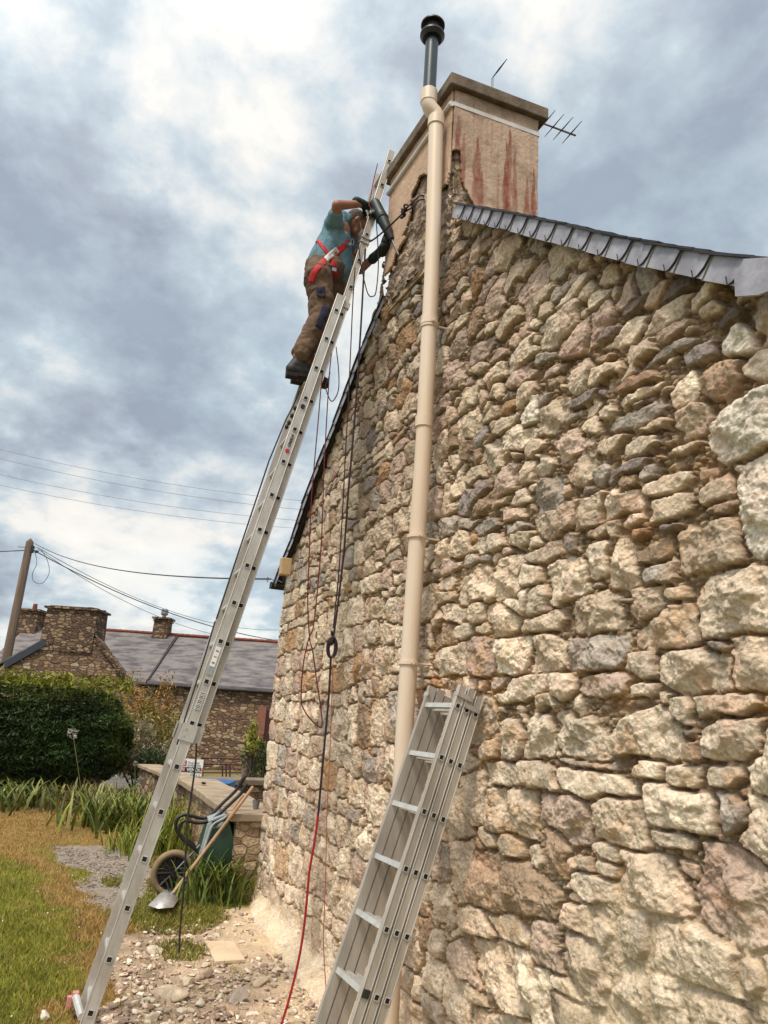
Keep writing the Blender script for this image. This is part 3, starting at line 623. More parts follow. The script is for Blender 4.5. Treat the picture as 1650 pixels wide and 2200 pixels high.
rub(.0, CW, 0, 0, -ey, 'f'); rub(0, 0, 0, CDp, -ex, 's')
ov = .06
m = MB(); m.prism([cpt(-ov, -ov, 6.13), cpt(CW+ov, -ov, 6.13), cpt(CW+ov, CDp+ov, 6.13), cpt(-ov, CDp+ov, 6.13)], (0, 0, .10))
o = m.build('chimney_cap', M['concrete'], house, bevel=.008)
m = MB()
for (a0, b0, a1, b1) in [(-.012, -.012, CW+.01, -.012), (-.012, -.012, -.012, CDp+.01)]:
    pa = cpt(a0, b0, 6.005); pb = cpt(a1, b1, 6.005)
    if a1 > 1: m.tube([pa+(0, -.012, 0), pb+(0, -.012, 0)], .021, 12)
    m.box((pa+pb)/2, (np.linalg.norm(pb-pa), .018, .034), [nrm(pb-pa), np.cross([0, 0, 1], nrm(pb-pa)), (0, 0, 1)])
o = m.build('lead_band', M['pale_metal'], house)
# ------------------------------------------------------------------ flue / pipe fixed in front of the gable
fl = thing('flue_pipe', (-4.1, WY-.1, .2), 'tall beige pipe fixed up the stone gable, ending in a black flue top', 'pipe')
top = atY(937, 262, WY-.14); topx, topy = top[0], top[1]
bot = np.array([topx-.03, WY-.13, .25]); mid = np.array([topx+.0, WY-.13, 3.5])
pp = [bot, np.array([topx-.035, WY-.125, 1.8]), np.array([topx+.02, WY-.12, 3.4]), np.array([topx+.03, WY-.125, 4.6]), np.array([topx, topy, top[2]])]
pr_ = .051
m = MB(); m.tube(pp, pr_, 28); m.build('pipe', M['pvc'], fl, smooth=True)
for x, y in [(912, 905), (925, 690)]:
    m = MB()
    p = atY(x, y, WY-.13); q = np.array([np.interp(p[2], [a[2] for a in pp], [a[0] for a in pp]), WY-.125, p[2]]); m.tube([q-(0, 0, .035), q+(0, 0, .035)], pr_+.005, 28); m.build('pipe_socket', M['pvc'], fl, smooth=True)
for x, y in [(925, 692), (897, 1152), (880, 1424)]:
    p = atY(x, y, WY-.13); q = np.array([np.interp(p[2], [a[2] for a in pp], [a[0] for a in pp]), WY-.125, p[2]])
    m = MB(); m.tube([q-(0, 0, .010), q+(0, 0, .010)], pr_+.008, 24); m.box(q+(.06, 0, 0), (.03, .012, .022)); m.box(q+(-.06, 0, 0), (.03, .012, .022)); m.tube([q+(0, .05, 0), q+(0, .16, 0)], .006, 8); m.tube([q+(.062, -.012, 0), q+(.062, .012, 0)], .004, 6)
    m.build('pipe_clip', M['pvc'], fl)
q = np.array([topx, topy, top[2]])
e2 = q+np.array([-.008, -.062, .175])
m = MB(); m.tube([q-(0, 0, .03), q+(0, 0, .05), q+(-.003, -.012, .07), e2-(-.003, -.012, .07), e2-(0, 0, .03), e2+(0, 0, .02)], pr_+.004, 28); m.tube([q-(0, 0, .04), q+(0, 0, .03)], pr_+.008, 28); m.tube([e2-(0, 0, .03), e2+(0, 0, .07)], pr_+.008, 28); m.build('pipe_elbow', M['pvc'], fl, smooth=True)
dbg = atX(926, 80, e2[0])
m = MB(); m.tube([e2+(0, 0, .03), np.array([e2[0], e2[1], dbg[2]])], .047, 28); m.build('flue', M['flue'], fl, smooth=True)
T3 = np.array([e2[0], e2[1], dbg[2]])
def disc(m, z, r1, r2, h=.012): m.tube([T3+(0, 0, z), T3+(0, 0, z+h)], [r1, r2], 32)
m = MB(); m.tube([T3+(0, 0, -.02), T3+(0, 0, .01)], [.07, .088], 32); disc(m, .01, .09, .09, .015); m.tube([T3+(0, 0, .02), T3+(0, 0, .12)], .058, 28); disc(m, .105, .088, .088, .012); m.tube([T3+(0, 0, .117), T3+(0, 0, .135)], [.088, .05], 32)
m.build('flue_cowl', M['black'], fl, smooth=True)
# ------------------------------------------------------------------ ground
M['ground'] = mat('ground_soil', (.1, .1, .1), rough=.97, vcol=True, bump=.8, bscale=70, var=.35, vscale=60, spec=.1)
def inpoly(x, y, poly):
    r = np.zeros(x.shape, bool); n = len(poly)
    for i in range(n):
        x1, y1 = poly[i]; x2, y2 = poly[(i+1) % n]
        c = ((y1 > y) != (y2 > y)) & (x < (x2-x1)*(y-y1)/(y2-y1+1e-9)+x1); r ^= c
    return r
gravel_px = [(118, 1822), (190, 1818), (262, 1822), (305, 1850), (330, 1900), (300, 1960), (225, 1955), (185, 1905), (170, 1868), (125, 1850)]
dirt_px = [(250, 2010), (330, 1990), (420, 1990), (490, 1960), (560, 1935), (1000, 2100), (1000, 2600), (-200, 2600), (120, 2260), (205, 2180), (235, 2080)]
def W2(px): return [tuple(atZ(x, y)[:2]) for x, y in px]
gravel_w = W2(gravel_px); dirt_w = W2(dirt_px)
def region(X, Y):
    n_ = .22*fbm(X*1.6, Y*1.6, 301, 4)+.16*fbm(X*9, Y*9, 303, 3); n2_ = .22*fbm(X*1.6+30, Y*1.6, 305, 4)+.16*fbm(X*9+8, Y*9, 307, 3)
    return inpoly(X+n_, Y+n2_, gravel_w), inpoly(X+n_*.8, Y+n2_*.8, dirt_w)
straw_line = [atZ(x, y)[:2] for x, y in [(-60, 1800), (60, 1845), (130, 1880), (180, 1950), (215, 2020), (240, 2100), (200, 2200)]]
def colour_ground(X, Y):
    g, d = region(X, Y)
    n_ = fbm(X*3, Y*3, 311, 4); n2_ = fbm(X*14, Y*14, 315, 3)
    lawn = np.array((.13, .13, .02))*(1+.5*n_)[..., None]
    straw = np.array((.24, .15, .05))*(1+.4*n2_)[..., None]
    # distance across the lawn: the edges are burnt dry
    dmin = np.full(X.shape, 9.)
    for (a, b) in zip(straw_line[:-1], straw_line[1:]):
        ab = np.array(b)-np.array(a); t = np.clip(((X-a[0])*ab[0]+(Y-a[1])*ab[1])/(ab@ab), 0, 1); dmin = np.minimum(dmin, np.hypot(X-a[0]-t*ab[0], Y-a[1]-t*ab[1]))
    dry = np.clip(sstep(.34, .04, dmin+.4*n_)+sstep(-9.8, -11.5, X)*.95+.2*sstep(.05, .4, n_), 0, 1)
    soil = np.array((.36, .265, .185))*(1+.5*n_+.4*n2_)[..., None]
    lime = np.array((.56, .43, .28))*(1+.2*n2_)[..., None]
    nearw = (sstep(.75, .15, WY-Y+.3*n_))[..., None]; soil = soil*(1-nearw)+lime*nearw
    grav = np.array((.24, .195, .155))*(1+.35*n2_)[..., None]
    c = lawn*(1-dry[..., None])+straw*dry[..., None]
    c = np.where(g[..., None], grav, c); c = np.where(d[..., None], soil, c)
    bed = (Y > .75+.3*n_) & (X < -8.2) & (X > -16); c = np.where(bed[..., None] & ~g[..., None], np.array((.09, .06, .025))*(1+.3*n2_)[..., None], c)
    return c, g, d, dry
gxx = np.concatenate([np.arange(-17, -8, .045), np.arange(-8, -1.2, .022)]); gyy = np.arange(-4.2, WY+.06, .022)
X_, Y_ = np.meshgrid(gxx, gyy); c_, g_, d_, dry_ = colour_ground(X_, Y_)
Z_ = .012*fbm(X_*4, Y_*4, 321, 3)+np.where(d_, .016*np.maximum(fbm(X_*18, Y_*18, 325, 3), -.3), .006*fbm(X_*20, Y_*20, 326, 2))
Z_ -= .03*sstep(-16.5, -17, X_)+.03*sstep(-3.9, -4.2, Y_)
k_ = np.arange(X_.size).reshape(X_.shape); q_ = np.stack([k_[:-1, :-1], k_[:-1, 1:], k_[1:, 1:], k_[1:, :-1]], -1).reshape(-1, 4)
o = npmesh('ground', np.stack([X_, Y_, Z_], -1).reshape(-1, 3), q_, M['ground'], None, np.clip(c_, .01, .8).reshape(-1, 3), smooth=True); tag(o, kind='structure')
M['field'] = mat('far_ground', (.11, .10, .03), (.19, .14, .055), .6, .95, .3, 8)
m = MB(); m.bb((-400, -400, -.3), (400, 400, -.035)); tag(m.build('terrain', M['field']), kind='structure')
M['tarmac'] = mat('road_tarmac', (.12, .11, .10), (.16, .145, .13), 2, .9, .3, 60)
m = MB(); a, b = atD(-100, 1640, 19.), atD(900, 1690, 19.)
pc = [atD(-200, 1600, 15.5), atD(900, 1600, 15.5), atD(900, 1600, 21.), atD(-200, 1600, 21.)]
m.prism([(p[0], p[1], -.034) for p in pc], (0, 0, .012)); tag(m.build('road', M['tarmac']), kind='structure')
# grass: short blades, denser near the camera
def blades(n, xr, yr, test, hmin, hmax, w, name, seed, colf):
    r = np.random.default_rng(seed); X = r.uniform(*xr, n); Y = r.uniform(*yr, n); ok = test(X, Y, r); X, Y = X[ok], Y[ok]; n = len(X)
    h = r.uniform(hmin, hmax, n)*(1+.5*fbm(X*2, Y*2, 331, 3)); a = r.uniform(0, 2*PI, n); l = r.normal(0, .6, (n, 2))*h[:, None]
    dx, dy = np.cos(a)*w/2, np.sin(a)*w/2; z0 = np.full(n, -.005)
    P = np.stack([np.stack([X-dx, Y-dy, z0], -1), np.stack([X+dx, Y+dy, z0], -1), np.stack([X+l[:, 0]*.5+dx*.7, Y+l[:, 1]*.5+dy*.7, h*.6], -1), np.stack([X+l[:, 0], Y+l[:, 1], h], -1), np.stack([X+l[:, 0]*.5-dx*.7, Y+l[:, 1]*.5-dy*.7, h*.6], -1)], 1).reshape(-1, 3)
    b = (np.arange(n)*5)[:, None]; Fq = np.concatenate([np.concatenate([b, b+1, b+2], 1), np.concatenate([b, b+2, b+4], 1), np.concatenate([b+4, b+2, b+3], 1)])
    c = np.repeat(colf(X, Y, r), 5, 0); o = npmesh(name, P, Fq, M['foliage'], None, np.clip(c, .005, .9)); return o
def lawn_test(X, Y, r):
    c, g, d, dry = colour_ground(X, Y); dist = np.hypot(X, Y)
    return (~g) & (~(d & (r.random(len(X)) > .05))) & (r.random(len(X)) < np.clip((6.5/dist)**1.5, .1, 1)) & (Y < 1.3)
def lawn_col(X, Y, r):
    c, g, d, dry = colour_ground(X, Y); n = len(X)
    gr = np.array((.25, .25, .03))*r.uniform(.45, 1.3, (n, 1))*(1+.5*fbm(X*5, Y*5, 337, 3))[:, None]; st = np.array((.36, .23, .075))*r.uniform(.5, 1.3, (n, 1))
    k = (r.random(n) < np.clip(dry*.95+.10, 0, 1))[:, None]; return np.where(k, st, gr)
tag(blades(210000, (-14.5, -4.0), (-3.2, 1.4), lawn_test, .018, .045, .006, 'grass', 5, lawn_col), kind='stuff')
def weed_px(X, Y):
    x, y = proj(np.stack([X, Y, X*0], -1)); return ((np.abs(x-380)/110)**2+(np.abs(y-1965)/42)**2 < 1+.8*fbm(X*3, Y*3, 341, 3)) | ((np.abs(x-385)/50)**2+(np.abs(y-2050)/22)**2 < 1+.8*fbm(X*4, Y*4, 345, 3)) | ((np.abs(x-240)/22)**2+(np.abs(y-1893)/14)**2 < 1)
tag(blades(34000, (-9, -5), (0, 1.6), lambda X, Y, r: weed_px(X, Y), .02, .06, .008, 'weeds', 8, lambda X, Y, r: np.where((r.random(len(X)) < .3)[:, None], np.array((.33, .22, .07)), np.array((.20, .21, .03)))*r.uniform(.5, 1.3, (len(X), 1))), kind='stuff')
# white clover heads and petals in the lawn
r = np.random.default_rng(31); m_v = []; m_f = []; nclo = 0
while nclo < 110:
    X = r.uniform(-9.5, -4.6); Y = r.uniform(-2.6, .9); c, g, d, dry = colour_ground(np.array([X]), np.array([Y]))
    if g[0] or d[0]: continue
    s = r.uniform(.004, .009); z = r.uniform(.025, .045); b = len(m_v)
    m_v += [(X+s*a, Y+s*b_, z+s*c_) for a, b_, c_ in [(1, 0, 0), (-1, 0, 0), (0, 1, 0), (0, -1, 0), (0, 0, 1), (0, 0, -1)]]
    m_f += [(b+i, b+j, b+k) for i, j, k in [(0, 2, 4), (2, 1, 4), (1, 3, 4), (3, 0, 4), (2, 0, 5), (1, 2, 5), (3, 1, 5), (0, 3, 5)]]; nclo += 1
tag(npmesh('clover_flowers', np.array(m_v), np.array(m_f), M['white']), kind='stuff')
# broken stone and mortar crumbs: one mass of gravel
def rock(r, s, flat=.55, sub=2, lo=.5, hi=.95):
    bm = bmesh.new(); bmesh.ops.create_icosphere(bm, subdivisions=sub, radius=1)
    dirs = r.normal(0, 1, (9, 3)); dirs /= np.linalg.norm(dirs, axis=1)[:, None]; cut = r.uniform(lo, hi, 9)
    V = np.array([v.co[:] for v in bm.verts])
    for d, c in zip(dirs, cut):
        k = V@d; V = V-np.maximum(0, k-c)[:, None]*d
    V = V*np.array([1, r.uniform(.55, .95), flat])*s; a = r.uniform(0, 2*PI); R_ = np.array([[math.cos(a), -math.sin(a), 0], [math.sin(a), math.cos(a), 0], [0, 0, 1]])
    t = r.normal(0, .2); R2 = np.array([[1, 0, 0], [0, math.cos(t), -math.sin(t)], [0, math.sin(t), math.cos(t)]])
    Fc = np.array([[v.index for v in f.verts] for f in bm.faces]); bm.free(); return V@R_.T@R2.T, Fc
r = np.random.default_rng(77); protoR = [rock(r, 1.25, r.uniform(.3, .6), 2, .28, .8) for _ in range(16)]
def scatter(name, n, xr, yr, test, smin, smax, cols, seed, power=2.2):
    r = np.random.default_rng(seed); VV = []; FF = []; CC = []; b = 0; k = 0
    X = r.uniform(*xr, n); Y = r.uniform(*yr, n); ok = test(X, Y, r); X, Y = X[ok], Y[ok]
    for x, y in zip(X, Y):
        V, Fc = protoR[r.integers(16)]; s = smin+(smax-smin)*r.random()**power; a = r.uniform(0, 2*PI); ca, sa = math.cos(a), math.sin(a)
        v = V*s; v = np.stack([v[:, 0]*ca-v[:, 1]*sa+x, v[:, 0]*sa+v[:, 1]*ca+y, v[:, 2]+s*.28], -1)
        VV.append(v); FF.append(Fc+b); b += len(v); CC.append(np.repeat((np.array(cols[r.integers(len(cols))])*r.uniform(.8, 1.15))[None], len(v), 0))
    return tag(npmesh(name, np.concatenate(VV), np.concatenate(FF), M['ground'], None, np.concatenate(CC)), kind='stuff')
scols = [(.60, .49, .37), (.50, .38, .28), (.38, .28, .21), (.70, .62, .50), (.30, .21, .165), (.52, .38, .30), (.66, .55, .42)]
def dtest(X, Y, r):
    g, d = region(X, Y); x, y = proj(np.stack([X, Y, X*0], -1))
    dens = np.clip(.35+.9*fbm(X*2, Y*2, 351, 3)+.35*sstep(2000, 2120, y), .1, 1)
    return d & (r.random(len(X)) < dens)
scatter('rubble_gravel', 9000, (-7.6, -4.2), (-.2, WY-.06), dtest, .006, .034, scols, 3, 3.0)
scatter('path_gravel', 5000, (-11.2, -7.2), (-.3, 1.1), lambda X, Y, r: region(X, Y)[0], .007, .017, [(.25, .21, .17), (.33, .28, .23), (.19, .155, .13), (.38, .31, .24)], 4)
# the larger loose stones, each a thing
big = [((360, 2142), .155, 'long pale flat stone lying on the rubble left of the red rope', 'stone', (.66, .53, .38), .28),
       ((402, 2118), .055, 'small pale chip lying just behind the long flat stone', 'stone', (.66, .53, .38), .5),
       ((335, 2050), .075, 'pale split stone at the edge of the weeds beside the ladder', 'stone', (.62, .52, .39), .5),
       ((512, 2152), .085, 'angular grey stone near the right end of the rubble', 'stone', (.42, .35, .28), .55),
       ((430, 2160), .04, 'white nub of stone between the flat stone and the grey one', 'stone', (.70, .62, .48), .6),
       ((322, 2192), .05, 'pale flake of stone at the bottom edge, under the long flat stone', 'stone', (.66, .55, .4), .4),
       ((95, 2190), .05, 'whitish stone in the dry grass left of the ladder foot', 'stone', (.70, .62, .5), .45),
       ((446, 2099), .05, 'brown stone half sunk in the soil behind the flat stone', 'stone', (.26, .18, .12), .55),
       ((390, 2178), .035, 'small cream stone in front of the long flat stone', 'stone', (.66, .56, .42), .6),
       ((560, 2115), .075, 'flat pale stone near the mortar bank at the wall foot', 'stone', (.62, .48, .33), .35)]
r = np.random.default_rng(99)
for (px, s, lab, cat, c, fl_) in big:
    P = atZ(*px); V, Fc = rock(r, s*1.15, fl_, 3, .35, .85); M_ = mat('loose_stone', c, tuple(q*.72 for q in c), 18, .92, .7, 60)
    if s > .15: V[:, 1] *= .55; a = math.radians(62); V = np.stack([V[:, 0]*math.cos(a)-V[:, 1]*math.sin(a), V[:, 0]*math.sin(a)+V[:, 1]*math.cos(a), V[:, 2]], -1)
    V = V+np.array([P[0], P[1], -V[:, 2].min()*.8]); tag(npmesh('loose_stone', V, Fc, M_), lab, cat, 'loose stones on the ground')
sp = [atZ(x, y, .012) for x, y in [(440, 2026), (502, 2027), (527, 2067), (462, 2071)]]
m = MB(); m.prism([(p[0], p[1], .008) for p in sp], (0, 0, .022)); tag(m.build('flat_board', M['slab'], bevel=.003), 'pale square board lying on the soil near the wall foot', 'board')
# ------------------------------------------------------------------ ladders
def ladder_section(name, ctr, r_, n_, wid, span, holes, mats, parent, dep=.070, thk=.025, bottom=None, tophook=False):
    """ctr(s): hole line of the near stile, s metres along; span (s0, s1); holes: list of s"""
    s0, s1 = span; lin = np.linspace(s0, s1, 10)
    for side, off in (('near', 0.), ('far', -wid)):
        m = MB(); rows_ = []
        for s in lin:
            c = ctr(s)+r_*off; n = n_(s)
            rows_.append([c-r_*thk/2-n*dep/2, c+r_*thk/2-n*dep/2, c+r_*thk/2+n*dep/2, c-r_*thk/2+n*dep/2])
        vs_ = [p for q in rows_ for p in q]; fs = []
        for i in range(len(lin)-1):
            for j in range(4): fs.append((i*4+j, i*4+(j+1) % 4, i*4+4+(j+1) % 4, i*4+4+j))
        fs += [(3, 2, 1, 0), tuple((len(lin)-1)*4+j for j in range(4))]
        m.add(vs_, fs)
        # rolled lips on the outer face
        for e in (-1, 1):
            m.tube([ctr(s)+r_*(off+(thk/2 if off == 0 else -thk/2)*1.0)+n_(s)*e*(dep/2-.003) for s in lin], .0035, 6)
        m.build('stile', mats[0], parent)
    for s in holes:
        c = ctr(s); n = n_(s); u = nrm(ctr(s+.01)-ctr(s-.01)); h = .0145 if dep > .055 else .0115
        m = MB(); a = c-r_*(wid+thk/2+.002); L_ = wid+thk+.005; mid = c-r_*wid/2
        m.box(mid+r_*0, (L_, h*2, h*2), [r_, n, u], 0)
        # rung tube end: a rim and a dark cap painted as the hollow's shade
        oc = c+r_*(thk/2+.0035)
        for (dn, du, sn, su) in ((1, 0, .003, h*2), (-1, 0, .003, h*2), (0, 1, h*2, .003), (0, -1, h*2, .003)):
            m.box(oc+n*dn*h+u*du*h, (.005, sn, su), [r_, n, u], 0)
        m.box(oc-r_*.0015, (.003, h*1.86, h*1.86), [r_, n, u], 1)
        # ribbed tread
        m.box(mid-n*(h+.001), (wid-thk, .004, h*1.3), [r_, n, u], 0)
        m.build('rung', [M['alu_rung'], M['hole']], parent)
X3 = np.array([1., 0, 0])
def y1(z): return .268+(z-.049)*.225 if z <= 5.2 else .268+5.151*.225+(z-5.2)*.19
KL = .94
def ctr1(s): z = .049+s/KL*.9756; return CAM+(np.array([-5.198-.0128*z, y1(z), z])-CAM)*KL
def y2(z): return (.268+(z-.049)*.225)+.056 if z <= 5.2 else .268+5.151*.225+.056+(z-5.2)*.192
def ctr2(s): z = 1.676+s/KL*.9768; return CAM+(np.array([-5.224-.0128*z, y2(z), z])-CAM)*KL
def nf(ctr):
    def f(s): u = nrm(ctr(s+.02)-ctr(s-.02)); return nrm(np.cross(u, X3))*1.0
    return f
lad = thing('extension_ladder', ctr1(0)-(0, 0, .049), 'long aluminium extension ladder leaning on the chimney with a man on it', 'ladder')
ladder_section('lower', ctr1, X3, nf(ctr1), .37, (-.15, 5.20*KL), [.28*KL*i for i in range(19)], [M['alu']], lad, .070, .025)
ladder_section('upper', ctr2, X3, nf(ctr2), .32, (-.11, 5.17*KL), [.28*KL*i for i in range(19)], [M['alu_old']], lad, .061, .023)
def onstile(ctr, s, dn=0, h=.0155):
    u = nrm(ctr(s+.02)-ctr(s-.02)); n = nrm(np.cross(u, X3)); return ctr(s)+X3*h+n*dn, u, n
def s_of(ctr, x, y):
    b = min(((np.hypot(*(np.array(proj(ctr(s)))-(x, y))), s) for s in np.linspace(-.2, 5.3, 600))); return b[1]
def collar(ctr, s, dep, w, h_, mat_, full=True, off=0.):
    c = ctr(s); u = nrm(ctr(s+.02)-ctr(s-.02)); n = nrm(np.cross(u, X3))
    for o_ in (0, -.37 if full else 0):
        m = MB()
        m.box(c+X3*(o_+(.018 if o_ == 0 else -.018))+n*off, (.006, dep, h_), [X3, n, u]); m.box(c+X3*o_+n*(dep/2+off), (w, .006, h_), [X3, n, u]); m.box(c+X3*o_-n*(dep/2-off), (w, .006, h_), [X3, n, u])
        for du in (-.3, .3): m.box(c+X3*(o_+.023)+u*du*h_*.7+n*(off-dep*.25), (.004, .008, .008), [X3, n, u])
        m.build('bracket', mat_, lad)
collar(ctr1, 1.52, .088, .036, .10, M['alu']); collar(ctr2, -.06, .075, .036, .11, M['alu'])
sA = s_of(ctr2, 738, 655); collar(ctr2, sA, .072, .036, .05, M['alu_old'])
for yy_ in (512, 522): collar(ctr2, s_of(ctr2, 782, yy_), .074, .04, .010, M['alu'])
# black plug, red maker's dot with its lettering, two labels
p, u, n = onstile(ctr1, s_of(ctr1, 650, 876)); m = MB(); m.tube([p-X3*.004, p+X3*.006], .0165, 20); m.build('plug', M['black'], lad, smooth=True)
p, u, n = onstile(ctr1, s_of(ctr1, 618, 971)); m = MB(); m.tube([p-X3*.004, p+X3*.003], .015, 20); m.build('red_dot', M['ink_red'], lad)
def text(body, size, origin, right, up_, m_, parent, name, ext=.0008, bold=False, shear=0.):
    cu = bpy.data.curves.new(name, 'FONT'); cu.body = body; cu.size = size; cu.extrude = ext; cu.resolution_u = 3; cu.shear = shear
    if bold: cu.offset = size*.02
    o = bpy.data.objects.new('tmp_text', cu); COL.objects.link(o)
    dg = bpy.context.evaluated_depsgraph_get(); me = bpy.data.meshes.new_from_object(o.evaluated_get(dg)); bpy.data.objects.remove(o)
    R_ = np.stack([nrm(right), nrm(up_), np.cross(nrm(right), nrm(up_))], 1)
    mt = Matrix([[R_[i][j] for j in range(3)]+[float(origin[i])] for i in range(3)]+[[0, 0, 0, 1]]); me.transform(mt)
    me.materials.clear(); me.materials.append(m_); ob = bpy.data.objects.new(name, me); COL.objects.link(ob); setparent(ob, parent); return ob
p, u, n = onstile(ctr1, s_of(ctr1, 619, 962), -.008); text('ONALA', .030, p+n*.018+X3*.002, u, -n, M['ink'], lad, 'lettering', bold=True, shear=.3)
for (x0, y0_, x1, y1_, kind) in [(455, 1434, 471, 1392, 0), (422, 1526, 437, 1487, 1), (450, 1450, 455, 1436, 2)]:
    sa, sb = s_of(ctr1, x0, y0_), s_of(ctr1, x1, y1_); p, u, n = onstile(ctr1, (sa+sb)/2); L_ = abs(sb-sa)
    m = MB(); m.box(p+X3*.0005, (.002, .034, L_), [X3, n, u], 0); k = 11 if kind else 7
    for i in range(k):
        if kind == 1 or (kind == 0 and i % 2): m.box(p+X3*.002+u*L_*(i/(k-1)-.5)*.9, (.002, .028 if kind == 1 else .018, L_/k*(.45 if i % 3 else .25)), [X3, n, u], 1)
    m.build('sticker', [M['white'] if kind < 2 else M['grey_tray'], M['ink'] if kind == 1 else M['cup']], lad)
# black strap and hooks between the far stiles
m = MB(); pts = [(462, 1330), (500, 1215), (540, 1095), (575, 990), (612, 900), (628, 870), (640, 840)]
P = [atX(x+3, y, -5.12) for x, y in pts]; m.tube(P, .006, 6)
P = [atX(x, y, -5.12) for x, y in [(380, 1600), (396, 1548), (418, 1478), (440, 1410), (462, 1335)]]; m.tube(P, .0055, 6)
m.build('pull_cord', M['rubber'], lad)
for x, y in [(627, 893), (634, 877), (621, 908), (616, 917)]:
    m = MB(); m.ball(atX(x, y, -5.10), (.02, .014, .02), n=6)
    m.build('cord_cleat', M['rubber'], lad, smooth=True)
# stabiliser bar across the foot
b0 = ctr1(-.05); m = MB()
m.tube([atX(163, 2142, -5.30), atX(175, 2185, -5.10)], .022, 8); m.build('foot_bar', M['alu_rung'], lad)
m = MB(); P = atX(163, 2136, -5.31); m.box(P, (.04, .035, .03)); m.box(P+(-.01, -.03, -.04), (.03, .03, .06)); m.build('foot_cap', M['pink'], lad, bevel=.004)
for off in (0, -.37):
    m = MB(); m.box(ctr1(-.16)+X3*off, (.034, .085, .045), [X3, nf(ctr1)(0), nrm(ctr1(.1)-ctr1(0))]); m.build('foot', M['rubber'], lad, bevel=.004)
# second, shorter ladder (three sections closed up) against the wall at the right
K_ = .893
l2P = CAM+(np.array([-3.737, 1.836, 1.882])-CAM)*K_; l2u = nrm([-.023, .314, .949]); l2r = nrm([.997, .072, 0]); l2n = np.cross(l2r, l2u)*-1
sp2 = .28*K_; gap = .059*K_; w2 = .341*K_
lad2 = thing('folded_ladder', l2P-l2u*1.9-(0, 0, 0), 'shorter aluminium ladder of three closed sections propped against the lower wall', 'ladder')
for k in range(3):
    ct = (lambda k: (lambda s: l2P+l2u*s+l2n*gap*k))(k); tp = (.10, .105, .085)[k]; bt = -(l2P[2]+l2n[2]*gap*k)/l2u[2]+.02
    wk = w2 if k == 0 else w2-.0*k
    ladder_section('s', ct, l2r, (lambda s: -l2n), wk, (bt, tp), [-sp2*i for i in range(0, 8) if -sp2*i > bt+.1], [M['alu_old']], lad2, .044, .022)
for k, (dz, hh_) in enumerate(((.055, .022), (.018, .022))):
    c = l2P+l2u*dz+l2n*gap*(k+.5)
    for o_ in (0, -w2): m = MB(); m.box(c+l2r*(o_+(.017 if o_ == 0 else -.017)), (.008, gap+.03, hh_), [l2r, l2n, l2u]); m.box(c+l2r*o_-l2n*(gap*.5+.02), (.045, .006, hh_), [l2r, l2n, l2u]); m.build('guide_hook', M['alu'], lad2)
m = MB(); c = l2P+l2u*.045-l2r*(w2+.022); m.box(c, (.02, .03, .035), [l2r, l2n, l2u]); m.build('latch', M['pale_metal'], lad2, bevel=.004)
m = MB(); c = l2P-l2u*sp2*5+l2r*.015; m.box(c, (.006, .032, .032), [l2r, l2n, l2u]); m.build('end_plug', M['rubber'], lad2)
# ------------------------------------------------------------------ ropes
def smooth_path(P, n=8):
    P = [np.array(p, float) for p in P]; out = []
    for i in range(len(P)-1):
        p0, p1, p2, p3 = P[max(i-1, 0)], P[i], P[i+1], P[min(i+2, len(P)-1)]
        for j in range(n):
            t = j/n; out.append(.5*((2*p1)+(-p0+p2)*t+(2*p0-5*p1+4*p2-p3)*t*t+(-p0+3*p1-3*p2+p3)*t**3))
    out.append(P[-1]); return out
def rope(pts, X, r_, m_, label, cat='rope', group='ropes hanging from the ladder', name='rope', two=None):
    X = np.array(X)*.955; P = [atX(x, y, float(X) if X.ndim == 0 else float(X[i])) for i, (x, y) in enumerate(pts)]
    P = [p if p[2] > .012 else atZ(pts[i][0], pts[i][1], .015) for i, p in enumerate(P)]
    m = MB(); m.tube(smooth_path(P), r_, 8); o = m.build(name, m_, smooth=True); tag(o, label, cat, group); return o
rope([(808, 470), (813, 560), (808, 625), (800, 637), (791, 632), (783, 605), (774, 560), (768, 500)], -5.17, .0045, M['rope_dark'], 'dark cord hanging in a loop below the man\'s gloves')
rope([(763, 575), (758, 650), (753, 760), (748, 870), (743, 960), (738, 1060), (733, 1150), (727, 1240), (716, 1350)], -5.15, .0045, M['rope_dark'], 'thin dark rope dropping from the man\'s chest, left of the thick double rope')
rope([(785, 535), (781, 600), (776, 690), (771, 770), (765, 860), (757, 960), (748, 1060), (741, 1160), (733, 1240), (723, 1320), (714, 1385)], -5.14, .0075, M['rope_dark'], 'thick dark rope hanging from the gloves down to the coil on the wall')
M['rope_bright'] = mat('red_climbing_rope', (.38, .015, .02), (.28, .01, .015), 90, .8, .5, 300)
pts = [(711, 1410), (706, 1500), (697, 1600), (688, 1700), (684, 1745), (677, 1800), (665, 1870), (660, 1925), (652, 2000), (640, 2070), (620, 2150), (600, 2215)]
P = smooth_path([atX(x, y, -5.12*.955) for x, y in pts]); P = [p if p[2] > .012 else np.array([p[0], p[1], .012]) for p in P]
m = MB(); m.tube(P[:34], .0075, 8, 0); m.tube(P[33:], .0078, 8, 1); o = m.build('rope', [M['rope_dark'], M['rope_bright']], smooth=True); tag(o, 'thick rope, dark at the coil and turning red lower down to the rubble', 'rope', 'ropes hanging from the ladder')
rope([(712, 760), (708, 800), (703, 880), (697, 990), (693, 1100), (688, 1200), (674, 1340), (664, 1370), (652, 1425), (647, 1500), (655, 1528), (672, 1550), (688, 1563), (692, 1555), (689, 1520), (680, 1460), (672, 1400), (665, 1370), (661, 1290), (664, 1200), (668, 1090), (676, 990), (684, 900), (690, 830), (694, 800)], -5.13, .0042, M['rope_red'], 'slim dark red rope hanging in a long loop nearest the wall corner')
